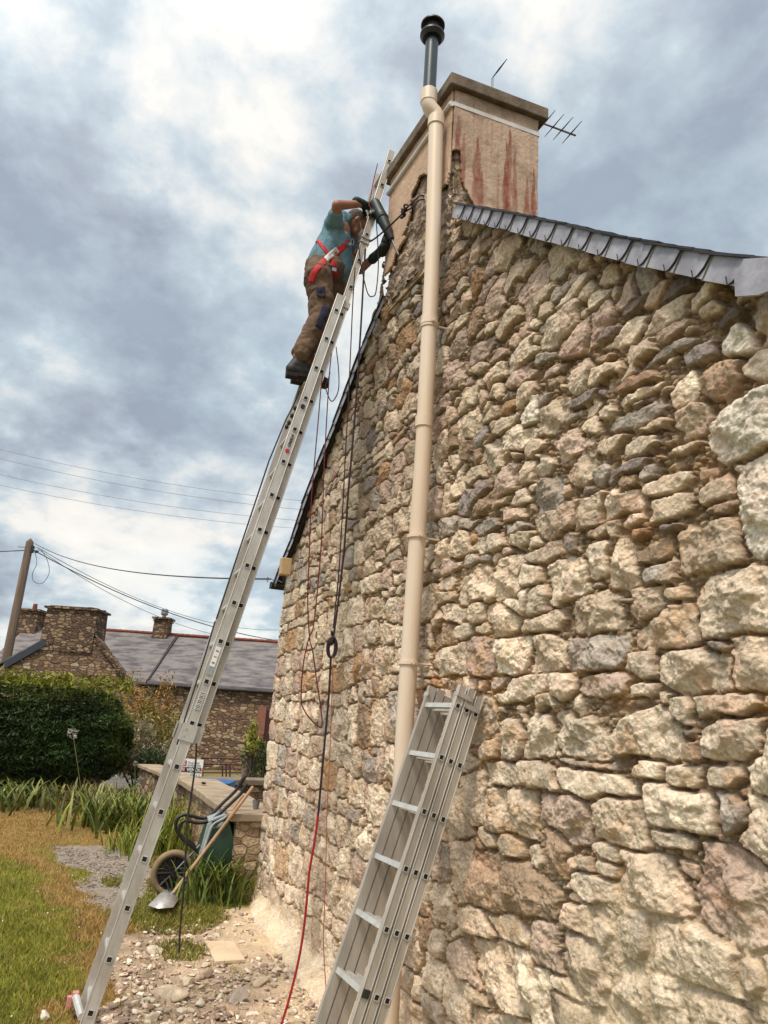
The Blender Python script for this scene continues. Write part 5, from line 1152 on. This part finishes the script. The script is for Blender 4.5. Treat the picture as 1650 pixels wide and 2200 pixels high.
M['wire_pale'] = mat('pale_wire', (.16, .17, .19), (.2, .2, .22), 5, .6, 0)
wire(atD(76, 1168, 23.), atY(582, 1244, WY-.05), .28, .010, 'cable from the pole top straight to the gutter corner of the big house')
wire(atD(72, 1182, 23.), atD(640, 1382, 30.), .5, .016, 'thickest cable running down from the pole behind the ladder')
wire(atD(80, 1176, 23.), atD(640, 1350, 40.), .9, .011, 'upper of the two pale slack lines between pole and house', m_=M['wire_pale'])
wire(atD(82, 1180, 23.), atD(640, 1368, 40.), 1.1, .010, 'lower of the two pale slack lines between pole and house', m_=M['wire_pale'])
wire(atD(60, 1182, 23.), atD(-300, 1178, 25.), .1, .016, 'cable leaving the pole towards the left edge', m_=M['wire'])
m = MB(); m.tube(smooth_path([atD(x, y, 22.9) for x, y in [(75, 1185), (79, 1210), (70, 1232), (72, 1248), (88, 1254), (102, 1240), (106, 1222), (100, 1200), (88, 1180)]]), .009, 5); tag(m.build('cable_loop', M['wire'], smooth=True), 'thin loop of spare cable hanging below the pole top', 'cable', 'wires overhead')
for i, (ya, yb, nm_) in enumerate(((958, 1085, 'highest'), (978, 1104, 'second highest'), (1013, 1126, 'second lowest'), (1036, 1142, 'lowest'))):
    wire(atD(-60, ya-8, 60.), atD(760, yb, 60.), .8, .017, nm_+' of the four faint power lines crossing the clouds', 'power lines across the sky', M['wire_pale'])
# ------------------------------------------------------------------ television aerial behind the chimney
ae = thing('tv_aerial', atX(1165, 262, -3.9)+np.array([-.1, .5, 0]), 'television aerial sticking out behind the chimney cap', 'aerial')
bo0, bo1 = atY(1158, 262, 2.75), atY(1236, 291, 2.9)
m = MB(); m.tube([bo0-(bo1-bo0)*.6, bo1], .008, 8); m.tube([bo0-(bo1-bo0)*.5, bo0-(bo1-bo0)*.5-(0, 0, .9)], .012, 8); m.build('boom', M['rust'], ae)
def elem(x0, y0_, x1, y1_, r_=.004, Yc=2.8):
    p, q = atY(x0, y0_, Yc), atY(x1, y1_, Yc); m = MB(); m.tube([p, (p+q)/2, q], [r_*.6, r_*1.5, r_*.6], 6); m.build('element', M['black'], ae)
for e in ((1156, 281, 1193, 237), (1170, 294, 1212, 245), (1188, 301, 1231, 252), (1208, 308, 1250, 260)): elem(*e)
elem(1056, 170, 1089, 127, .007, 3.0)
m = MB(); p = atY(1058, 168, 3.0); m.tube([p, (p[0], p[1], 5.6)], .012, 8); m.build('mast', M['steel'], ae)
# small beige junction box under the left verge
jb = atY(612, 1218, WY-.12); bx = thing('junction_box', jb-(0, 0, .1), 'small beige cable box on the wall corner below the left eave', 'box')
m = MB(); m.bb(jb-np.array([.05, .05, .09]), jb+np.array([.05, .06, .09])); m.build('cover', mat('beige_box', (.48, .33, .17), (.42, .28, .14), 8, .5, .05), bx, bevel=.008)
m = MB(); m.tube(smooth_path([jb-(0, 0, .09), jb-(0.02, 0, .16), atY(597, 1247, WY-.12), atY(585, 1246, WY-.1)]), .006, 6); m.tube([atY(575, 1245, WY-.1)+np.array([.03*math.cos(t), 0, .03*math.sin(t)]) for t in np.linspace(0, 2*PI, 14)[:-1]], .003, 5, closed=True); m.build('cable', M['wire'], bx, smooth=True)
# ------------------------------------------------------------------ garden wall with stone coping, joins the house corner
zc = .80
n0, n1, f0, f1 = atZ(500, 1747, zc), atZ(560, 1745, zc), atZ(296, 1642, zc), atZ(322, 1641, zc)
far0 = atZ(380, 1676, zc); 
gw = thing('garden_wall', ((n0+f0)/2)*np.array([1, 1, 0]), 'low garden wall with flat stone coping running back from the house corner', 'wall')
A0, A1 = atZ(500, 1747, zc), atZ(395, 1677, zc); B0 = atZ(562, 1742, zc); dirw = nrm((A1-A0)*np.array([1, 1, 0])); perp = np.cross([0, 0, 1.], dirw); perp = perp if np.dot(perp, B0-A0) > 0 else -perp
wid_ = .52
m = MB(); L_ = float(np.linalg.norm(A1-A0))+.15; e_ = .05
m.prism([A0+perp*e_-(0, 0, zc+.05), A0+perp*(wid_-e_)-(0, 0, zc+.05), A0+perp*(wid_-e_)+dirw*L_-(0, 0, zc+.05), A0+perp*e_+dirw*L_-(0, 0, zc+.05)], (0, 0, zc-.03)); m.build('masonry', rubble_mat('garden_masonry', [(.36, .25, .15), (.27, .18, .11), (.44, .33, .21), (.22, .145, .09)], (.26, .18, .11), 7.5, 13, .6), gw)
r = np.random.default_rng(2); s = -.04; i = 0
while s < L_-.2:
    w_ = r.uniform(.8, 1.3) if i else 1.55; o_ = r.uniform(-.02, .03); m = MB()
    m.prism([A0+dirw*s-perp*(.03+o_)-(0, 0, .075), A0+dirw*s+perp*(wid_+.02)-(0, 0, .075), A0+dirw*(s+w_-.02)+perp*(wid_+.02)-(0, 0, .075), A0+dirw*(s+w_-.02)-perp*(.03+o_)-(0, 0, .075)], (0, 0, .075+r.uniform(-.006, .008)))
    m.build('coping', M['coping'], gw, bevel=.008); s += w_; i += 1
A2 = atZ(296, 1641, zc-.02); d2 = nrm((A2-A1)*np.array([1, 1, 0])); p2_ = np.cross([0, 0, 1.], d2); p2_ = p2_ if np.dot(p2_, perp) > 0 else -p2_; Q0 = A1+(0, 0, -.02)
m = MB(); m.prism([Q0+p2_*.05-(0, 0, zc), Q0+p2_*.35-(0, 0, zc), A2+p2_*.35-(0, 0, zc), A2+p2_*.05-(0, 0, zc)], (0, 0, zc-.07)); m.build('masonry', M['cot'], gw)
m = MB(); m.prism([Q0-(0, 0, .06), Q0+p2_*.4-(0, 0, .06), A2+p2_*.4-(0, 0, .06), A2-(0, 0, .06)], (0, 0, .06)); m.build('coping', M['coping'], gw, bevel=.01)
cu_ = atZ(549, 1738, zc)+np.array([0, 0, .005]); m = MB(); m.tube([cu_+(0, 0, .0), cu_+(0, 0, .085), cu_+(0, 0, .085), cu_+(0, 0, .02)], [.030, .041, .037, .027], 20)
tag(m.build('cup', M['cup'], smooth=True), 'small grey cup standing on the end of the garden wall coping', 'cup')
cs_ = atZ(437, 1686, zc)+np.array([0, 0, .01]); m = MB(); m.box(cs_+(0, 0, .012), (.09, .05, .025)); tag(m.build('black_case', M['black'], bevel=.006), 'small flat black object lying on the wall coping', 'case')
# front wall by the road, blue sheet, gate, pillar and the sign
zf = .70; fa, fb = atZ(395, 1672, zf), atZ(600, 1676, zf); 
fw = thing('road_wall', ((fa+fb)/2)*np.array([1, 1, 0]), 'low stone wall with a dark flat top between garden wall and gate', 'wall')
dfw = nrm((fb-fa)*np.array([1, 1, 0])); pf = np.cross([0, 0, 1.], dfw); pf = pf if np.dot(pf, FH) > 0 else -pf
m = MB(); a, b = fa, fb+dfw*2; m.prism([a-(0, 0, .85), b-(0, 0, .85), b+pf*.35-(0, 0, .85), a+pf*.35-(0, 0, .85)], (0, 0, .78)); m.build('masonry', M['cot'], fw)
m = MB(); m.prism([a-pf*.05-(0, 0, .09), b-pf*.05-(0, 0, .09), b+pf*.42-(0, 0, .09), a+pf*.42-(0, 0, .09)], (0, 0, .09)); m.build('coping', mat('dark_coping', (.21, .16, .115), (.14, .10, .07), 5, .9, .4, 30), fw, bevel=.01)
tb = [atZ(446, 1702, 0.2), atZ(493, 1704, .2)]; d1_ = 11.6
ta, tb_, tc_2, td = [atD(x, y, 11.4) for x, y in [(430, 1684), (492, 1684), (494, 1740), (430, 1740)]]
m = MB(); m.prism([ta, tb_, tc_2, td], FH*.5); m.box((ta+tb_)/2+FH*.25+(0, 0, .01), (np.linalg.norm(tb_-ta)+.03, .56, .03), [RH, FH, (0, 0, 1)]); tag(m.build('blue_crate', M['tarp'], bevel=.01), 'bright blue box seen just over the garden wall', 'box')
DG = 18.
gt = thing('rail_gate', wallpt(485, DG, 0), 'dark red metal rail gate in front of the long cottage', 'gate')
yg = lambda x, y: atD(x, y, DG)
for (ya, yb, rr_) in ((1628, 1631, .022), (1641, 1643, .018), (1652, 1652, .016), (1660, 1660, .016)):
    m = MB(); m.tube([yg(432, ya), yg(540, yb)], rr_, 6); m.build('rail', M['rust'], gt)
for x in (434, 478, 486, 494, 537):
    m = MB(); m.tube([yg(x, 1629 if x in (434, 537) else 1644), yg(x, 1672)], .018 if x not in (434, 537) else .03, 6); m.build('bar', M['rust'], gt)
pi_ = atD(548, 1622, DG-.4); m = MB(); c = wallpt(553, DG-.4, pi_[2]/2); m.box(c, (.32, .3, pi_[2]), [RH, FH, (0, 0, 1)]); m.box(c+(0, 0, pi_[2]/2), (.38, .36, .06), [RH, FH, (0, 0, 1)]); tag(m.build('gate_pillar', mat('grey_pillar', (.25, .19, .14), (.18, .14, .10), 6, .9, .4, 30), bevel=.01), 'square rendered pillar with ivy at the right end of the gate', 'pillar')
DS = 16.
sg = thing('estate_sign', wallpt(414, DS, 0), 'white estate agent board reading VENDU beside the gate', 'sign')
s00, s10, s01 = atD(390, 1627, DS), atD(438, 1629, DS), atD(388, 1665, DS); sw = np.linalg.norm(s10-s00); sh_ = s00[2]-s01[2]; sr = RH; su = np.array([0, 0, 1.]); sc0 = np.array([s00[0], s00[1], s00[2]-.02])
def sp_(u_, v_, off=.012): return sc0+sr*u_*sw-su*v_*sh_-FH*off
m = MB(); m.prism([sp_(0, 0, 0), sp_(1, 0, 0), sp_(1, 1, 0), sp_(0, 1, 0)], FH*.02); m.build('board', M['white'], sg)
m = MB(); m.prism([sp_(0, .47, .004), sp_(1, .47, .004), sp_(1, .74, .004), sp_(0, .74, .004)], -FH*.004); m.build('black_band', M['ink'], sg)
m = MB(); m.prism([sp_(.08, .10, .004), sp_(.26, .10, .004), sp_(.26, .38, .004), sp_(.08, .38, .004)], -FH*.004); m.build('red_logo', M['ink_red'], sg)
m = MB(); m.prism([sp_(0.02, .50, .010), sp_(.22, .50, .010), sp_(.22, .69, .010), sp_(.02, .69, .010)], -FH*.004); m.prism([sp_(.93, .47, .010), sp_(1, .47, .010), sp_(1, .74, .010), sp_(.93, .74, .010)], -FH*.004); m.build('red_panel', M['pink'], sg)
text('S', sh_*.30, sp_(.11, .35, .014), sr, su, M['white'], sg, 'lettering', .001, True)
text('Propriétés', sh_*.165, sp_(.32, .25), sr, su, M['ink'], sg, 'lettering'); text('privées.com', sh_*.165, sp_(.31, .40), sr, su, M['ink'], sg, 'lettering')
text('VENDU', sh_*.27, sp_(.30, .70), sr, su, M['white'], sg, 'lettering', .001, True)
text('0 61 47 11 1', sh_*.20, sp_(.16, .95), sr, su, M['cup'], sg, 'lettering', .001, True)
m = MB(); m.tube([sp_(.2, 1, -.03), sp_(.2, 2.2, -.03)], .02, 6); m.tube([sp_(.8, 1, -.03), sp_(.8, 2.2, -.03)], .02, 6); m.build('posts', M['wood'], sg)
# ------------------------------------------------------------------ wheelbarrow tipped up against the garden wall, tools
XB = -8.35
wb = thing('wheelbarrow', atX(375, 1917, XB), 'green wheelbarrow tipped up on its nose against the garden wall', 'wheelbarrow')
def B(x, y, dx=0): return atX(x, y, XB+dx)
wc = B(372, 1876, .12); rw = .185
wh = thing('wheel', wc, None, None); setparent(wh, None)
bpy.data.objects.remove(wh)
ring = [wc+np.array([.02*0, rw*math.cos(t), rw*math.sin(t)]) for t in np.linspace(0, 2*PI, 40)[:-1]]
m = MB(); m.tube(ring, .032, 12, closed=True); wt = m.build('wheel', M['tyre'], wb, smooth=True)
m = MB(); m.tube([wc+np.array([0, (rw-.035)*math.cos(t), (rw-.035)*math.sin(t)]) for t in np.linspace(0, 2*PI, 32)[:-1]], .014, 8, closed=True)
for k in range(8):
    t = 2*PI*k/8; d = np.array([0, math.cos(t), math.sin(t)]); m.tube([wc+d*.03, wc+d*(rw-.03)], [.012, .02], 6)
m.tube([wc-X3*.05, wc+X3*.05], .028, 14); m.tube([wc-X3*.022, wc-X3*.012], .15, 24); m.build('rim', M['black'], wt, smooth=True)
for dx, off in ((.16, (0, 0)), (-.16, (-12, -12))):
    pts = [(528, 1688), (520, 1702), (500, 1722), (470, 1750), (452, 1763), (425, 1768), (400, 1763), (388, 1770), (384, 1786), (390, 1800), (405, 1812), (420, 1826), (425, 1846), (418, 1872), (404, 1896)] if dx > 0 else [(525, 1670), (516, 1684), (505, 1700), (480, 1724), (455, 1748), (435, 1758), (408, 1752), (390, 1752), (378, 1765), (380, 1785), (392, 1798), (412, 1812), (424, 1830), (426, 1850)]
    m = MB(); m.tube(smooth_path([B(x, y, dx) for x, y in pts]), .017, 10); hn = m.build('handle', M['black'], wb, smooth=True)
    g0, g1 = B(*pts[0], dx), B(*pts[1], dx); m = MB(); gv = nrm(g0-g1)
    m.tube([g1, g0, g0+gv*.02], [.021, .021, .018], 10)
    for k in range(4): m.tube([g1+(g0-g1)*(k/4+.05), g1+(g0-g1)*(k/4+.15)], .025, 10)
    m.build('grip', M['rubber'], hn, smooth=True)
m = MB(); m.tube([B(405, 1812, .16), B(405, 1812, -.16)], .012, 8); m.tube([wc, B(430, 1815, .16)], .01, 6); m.tube([B(420, 1875, .14), B(455, 1885, -.1)], .009, 6); m.tube([B(405, 1896, .14), wc], .015, 8); m.build('frame', M['steel'], wb)
# tray: open shell standing on its nose, underside towards us
o4 = [B(x, y, .30) for x, y in [(455, 1772), (488, 1760), (497, 1880), (432, 1900)]]; i4 = [B(x, y, -.32) for x, y in [(452, 1762), (486, 1752), (496, 1868), (430, 1888)]]
lean = []
rows_ = []
prof = [(448, 1766), (468, 1752), (486, 1752), (492, 1772), (498, 1820), (500, 1880), (486, 1905), (440, 1908), (420, 1890), (424, 1850), (436, 1805)]
pr2 = [np.array(B(x, y, 0)) for x, y in prof]; cen = sum(pr2)/len(pr2)
m = MB(); n = len(pr2); lv = [(.30, .80), (.27, .96), (.20, 1.), (-.20, 1.), (-.27, .96), (-.30, .8)]
vs_ = [];
for dx, k in lv: vs_ += [cen+(p-cen)*k+X3*dx for p in pr2]
fs = [(i*n+j, i*n+(j+1) % n, (i+1)*n+(j+1) % n, (i+1)*n+j) for i in range(len(lv)-1) for j in range(n)]+[tuple(range(n)), tuple((len(lv)-1)*n+j for j in range(n))[::-1]]
m.add(vs_, fs); m.build('tray', M['green_tray'], wb, smooth=True, bevel=.012)
m = MB(); e = [B(x, y, dx) for dx in (.31,) for x, y in [(434, 1838), (446, 1800), (458, 1772), (484, 1756)]]+[B(x, y, -.31) for x, y in [(478, 1748), (452, 1762)]]
m.tube(smooth_path(e), .014, 8)
q = [B(448, 1768, .29), B(484, 1754, .29), B(474, 1745, -.2), B(444, 1757, -.2)]; m.prism(q, (0, -.0, .02)); q = [B(446, 1770, .30), B(456, 1766, .30), B(434, 1830, .30), B(424, 1850, .30)]; m.prism(q, (-.02, 0, 0)); m.build('tray_rim', M['grey_tray'], wb, smooth=True, bevel=.003)
# shovel and broom handles leaning over it
sh = thing('shovel', B(355, 1945, .25), 'shovel with pale metal blade and long wooden handle propped on the wheelbarrow', 'shovel')
m = MB(); m.tube([B(362, 1932, .46), B(544, 1690, .40)], [.016, .017], 10); m.build('shaft', M['wood'], sh, smooth=True)
s0 = B(362, 1932, .46); bl = [atZ(x, y, .085) for x, y in [(318, 1946), (345, 1919), (366, 1908), (384, 1932), (372, 1950), (340, 1953)]]
m = MB(); ctr_ = sum(bl)/6+np.array([0, 0, .03]); k = len(bl); m.add(bl+[ctr_], [(i, (i+1) % k, k) for i in range(k)]); o = m.build('blade', mat('worn_blade', (.46, .43, .40), (.34, .31, .29), 14, .45, .1, 60, metal=.4), sh, smooth=True); s_ = o.modifiers.new('t', 'SOLIDIFY'); s_.thickness = .004
m = MB(); m.tube([B(352, 1936, .46), B(372, 1918, .46)], [.008, .02], 8); m.build('socket', M['steel'], sh, smooth=True)
m = MB(); m.tube([B(440, 1822, .12), B(523, 1708, .05)], .014, 10); tag(m.build('broom_handle', M['wood'], smooth=True), 'second shorter wooden handle lying behind the shovel shaft', 'handle')
# ------------------------------------------------------------------ plants
def leafcloud(n, pts, s_, cols, seed, name, parent=None, up_=.2, elong=1.8):
    r = np.random.default_rng(seed); P = np.array(pts); k = len(P)
    a = r.normal(0, 1, (k, 3)); a /= np.linalg.norm(a, axis=1)[:, None]; b = r.normal(0, 1, (k, 3)); b -= a*np.sum(a*b, 1)[:, None]; b /= np.linalg.norm(b, axis=1)[:, None]
    s = s_*r.uniform(.6, 1.4, (k, 1)); a = a*s*elong; b = b*s*.5
    V = np.stack([P-a, P-b, P+a, P+b], 1).reshape(-1, 3); i = (np.arange(k)*4)[:, None]; Fq = np.concatenate([i, i+1, i+2, i+3], 1)
    C = np.repeat(cols, 4, 0) if len(cols) == k else np.repeat(np.array(cols)[r.integers(len(cols), size=k)]*r.uniform(.6, 1.35, (k, 1)), 4, 0)
    return npmesh(name, V, Fq, M['foliage'], parent, np.clip(C, .002, .9))
# clipped hedge: a rounded block with a leafy skin and a solid core coloured dark for the shade inside
hx0, hx1 = -15.6, -18.6; hy0 = atX(280, 1600, -15.9)[1]; hyL = -4.2; hz = atX(120, 1462, -15.6)[2]
hd_ = thing('hedge', (-17, -1.5, 0), 'tall clipped dark green hedge block in front of the cottages', 'hedge')
r = np.random.default_rng(12); n = 150000
hc = np.array([(hx0+hx1)/2, (hyL+hy0)/2, hz/2-.0]); hh_ = np.array([(hx0-hx1)/2, (hy0-hyL)/2, hz/2+.0])
d = r.normal(0, 1, (n, 3)); d /= np.max(np.abs(d), axis=1)[:, None]; p = 3.0; nrmp = (np.abs(d)**p).sum(1)**(1/p); q = d/nrmp[:, None]
lum = 1+.06*fbm(q[:, 1]*4+q[:, 0]*3, q[:, 2]*4, 401, 3)+.05*fbm(q[:, 1]*11+q[:, 0]*9, q[:, 2]*11, 405, 2)
dep_ = r.random(n)**2*.10; P = hc+q*hh_*(lum-dep_)[:, None]; ok = (P[:, 0] > hc[0]-.8) & (P[:, 2] > 0.02); P = P[ok]; dp = dep_[ok]; qq = q[ok]
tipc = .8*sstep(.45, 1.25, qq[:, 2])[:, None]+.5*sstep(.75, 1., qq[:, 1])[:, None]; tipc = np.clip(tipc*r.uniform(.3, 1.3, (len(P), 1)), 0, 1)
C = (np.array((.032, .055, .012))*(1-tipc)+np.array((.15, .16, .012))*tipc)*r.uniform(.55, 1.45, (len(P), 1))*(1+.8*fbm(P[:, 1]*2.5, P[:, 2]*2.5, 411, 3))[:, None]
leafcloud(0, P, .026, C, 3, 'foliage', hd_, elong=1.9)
r2 = np.random.default_rng(55); k = 1600; P2_ = np.stack([r2.uniform(hx0-1.2, hx0-.1, k), r2.uniform(hyL, hy0-.1, k), hz-.02+r2.uniform(-.12, .16, k)+.05*np.sin(r2.uniform(0, 9, k))], 1)
leafcloud(0, P2_, .035, np.array((.20, .20, .015))*r2.uniform(.4, 1.3, (k, 1)), 4, 'young_shoots', hd_, elong=2.2)
m = MB(); m.bb((hx1+.5, hyL+.3, 0), (hx0-.42, hy0-.42, hz-.35)); m.build('dark_core', mat('core_shade', (.02, .018, .008), (.035, .03, .012), 8, .95, .8, 20), hd_, bevel=.3)
# strap-leaved clumps
def clump(loc, n, ln, spread, cols, label, cat='plant', group='agapanthus and other strap-leaved clumps', flowers=(), seed=0, w=.022, up_=.8, fcol=(.62, .58, .62), name='strap_leaf_plant'):
    r = np.random.default_rng(seed); t = thing(name, (loc[0], loc[1], 0), label, cat, group); V = []; Fq = []; C = []; b = 0
    for i in range(n):
        a = r.uniform(0, 2*PI); L_ = ln*r.uniform(.6, 1.15); o = np.array([loc[0], loc[1], 0])+np.array([r.normal(0, spread), r.normal(0, spread), 0]); el = r.uniform(.35, 1.)*up_
        h = np.array([math.cos(a), math.sin(a), 0]); sd = np.array([-h[1], h[0], 0]); c = np.array(cols[r.integers(len(cols))])*r.uniform(.6, 1.35); p = o.copy(); ang = PI/2*(.55+.42*el); ww = w*r.uniform(.7, 1.3); drop = r.uniform(1.0, 2.2)
        for j in range(6):
            k = j/5; V += [p-sd*ww/2*(1-k**2.5), p+sd*ww/2*(1-k**2.5)]; C += [c*(.9+.3*k)]*2; an = ang-drop*k*k*.9; p = p+(h*math.cos(an)+np.array([0, 0, math.sin(an)]))*L_/5
            if j < 5: Fq.append((b+2*j, b+2*j+1, b+2*j+3, b+2*j+2))
        b += 12
    V = np.array(V); V[:, 2] = np.maximum(V[:, 2], .01); npmesh('leaves', V, np.array(Fq), M['foliage'], t, np.clip(np.array(C), .003, .9))
    for (fx, fy, fz, s_) in flowers:
        m = MB(); m.tube([(loc[0]+fx*.3, loc[1]+fy*.3, 0), (loc[0]+fx, loc[1]+fy, fz)], .006, 5); st = m.build('flower_stalk', M['stalk'], t)
        k = 60; d = r.normal(0, 1, (k, 3)); d /= np.linalg.norm(d, axis=1)[:, None]; P = np.array([loc[0]+fx, loc[1]+fy, fz])+d*s_*r.uniform(.5, 1, (k, 1))
        leafcloud(0, P, s_*.22, np.array(fcol)*r.uniform(.6, 1.1, (k, 1)), 7, 'flower_head', st, elong=1.3)
    return t
M['stalk'] = mat('flower_stalk', (.14, .15, .04), (.2, .18, .06), 8, .8, 0)
G1 = [(.08, .11, .022), (.13, .15, .03), (.05, .075, .018), (.22, .22, .07)]; G2 = [(.20, .22, .03), (.27, .26, .04), (.13, .17, .025)]; G3 = [(.06, .10, .02), (.10, .14, .03), (.04, .07, .015)]
p = atZ(70, 1745); 
clump(p+np.array([-.6, -.4, 0]), 190, .55, .42, G1, 'broad leafy clump at the hedge foot, furthest left', flowers=[], seed=1, w=.05)
clump(p+np.array([-.5, .95, 0]), 170, .52, .40, G1, 'strap-leaved clump at the hedge foot with a white flower head', flowers=[(.1, -.55, 1.25, .10)], fcol=(.42, .40, .34), seed=2, w=.05)
clump(atZ(178, 1752)+np.array([-.5, 0, 0]), 260, .55, .35, [(.16, .085, .03), (.22, .13, .045), (.12, .07, .03)], 'withered brown clump between the hedge plants and the flower border', seed=3, w=.012, up_=1.1, name='dry_plant', cat='plant')
clump(atZ(262, 1778), 420, .62, .36, G1+G2[:1], 'large green clump with pale flower heads left of the ladder', flowers=[(.35, -.2, .72, .055), (.4, .12, .70, .06)], fcol=(.40, .38, .36), seed=4, w=.034)
clump(atZ(300, 1745), 200, .50, .35, G2, 'lighter green clump in the border behind the ladder', flowers=[(.1, -.2, .8, .05)], fcol=(.4, .36, .3), seed=5, w=.022)
clump(atZ(320, 1830), 200, .42, .28, G2, 'yellow-green clump right behind the near ladder rail by the gravel', seed=6, w=.02)
clump(atZ(385, 1828), 260, .75, .25, G2, 'bright yellow-green clump standing behind the wheelbarrow wheel', flowers=[], seed=7, w=.024, up_=1.15)
clump(atZ(425, 1790)+np.array([-.3, -.1, 0]), 120, .8, .2, G2, 'tall straw-coloured stems against the garden wall', seed=17, w=.014, up_=1.3)
clump(atZ(465, 1935), 420, .50, .15, [(.09, .13, .025), (.14, .17, .035), (.19, .21, .04), (.06, .09, .02)], 'dark green clump of narrow leaves by the house corner in front of the barrow', seed=8, w=.022, up_=1.0)
clump(atZ(500, 1930), 120, .34, .10, G2, 'small yellowing clump touching the foot of the house corner', seed=9, w=.012)
# shrubs between hedge and cottage
def shrub(c, rad, n, cols, s_, label, seed, name='shrub', group='shrubs behind the garden', extra=None):
    r = np.random.default_rng(seed); t = thing(name, (c[0], c[1], 0), label, 'shrub', group)
    nb = 14; B_ = r.normal(0, .5, (nb, 3)); B_[:, 2] = np.abs(B_[:, 2])*1.2-.1
    P = np.concatenate([np.array(c)+(B_[i]+r.normal(0, .23, (n//nb, 3)))*np.array(rad) for i in range(nb)]); P = P[P[:, 2] > .03]
    leafcloud(0, P, s_, cols, seed, 'foliage', t)
    m = MB()
    for i in range(nb): m.tube([(c[0], c[1], 0), tuple((np.array([c[0], c[1], 0])+np.array(c)+B_[i]*rad)/2+[0, 0, 0]), tuple(np.array(c)+B_[i]*rad)], [.03, .015, .006], 5)
    m.build('stems', M['pole_wood'], t)
    if extra:
        for (dx, dy, dz, s2, col_) in extra:
            k = 90; d = r.normal(0, 1, (k, 3)); d /= np.linalg.norm(d, axis=1)[:, None]; leafcloud(0, np.array(c)+(dx, dy, dz)+d*s2*r.uniform(.6, 1, (k, 1)), s2*.2, np.array(col_)*r.uniform(.7, 1.1, (k, 1)), 5, 'blossom', t, elong=1.2)
    return t
def gl(x, y, d, z): p = atD(x, y, d); return np.array([p[0], p[1], z])
shrub(gl(308, 1570, 19., 1.1), (.45, .45, 1.1), 2600, [(.34, .15, .03), (.22, .12, .03), (.16, .11, .03), (.40, .22, .05)], .03, 'tall thin shrub with rust coloured leaves in front of the cottage wall', 21)
shrub(gl(335, 1600, 18., .8), (.55, .55, .75), 2600, [(.20, .16, .03), (.28, .20, .05), (.13, .12, .03)], .03, 'yellowish shrub just right of the rust coloured one', 22)
shrub(gl(300, 1622, 16.5, .55), (.5, .5, .5), 2600, [(.35, .28, .20), (.16, .16, .05), (.26, .20, .13)], .03, 'hydrangea with faded cream flower heads and one pink bloom', 23, extra=[(.15, -.35, .25, .10, (.5, .16, .14)), (.2, .1, .2, .11, (.42, .34, .22)), (.1, .35, .1, .10, (.42, .34, .22))])
shrub(gl(331, 1624, 16., .5), (.28, .28, .4), 2000, [(.035, .055, .02), (.05, .07, .02)], .022, 'small dark green bush next to the faded hydrangea', 24)
shrub(gl(541, 1608, 17.4, 1.05), (.22, .22, .35), 900, [(.24, .24, .04), (.30, .27, .05)], .03, 'yellow-green plant growing on top of the gate pillar', 25)
shrub(gl(566, 1640, 17.2, .5), (.22, .25, .6), 1500, [(.045, .06, .015), (.07, .08, .02)], .025, 'dark ivy hanging down the right side of the gate pillar', 26, name='ivy')
shrub(gl(230, 1600, 20.5, 1.2), (1.2, .7, .8), 3000, [(.13, .12, .03), (.22, .16, .05), (.08, .09, .02)], .03, 'loose bush filling the gap behind the hedge end', 27)
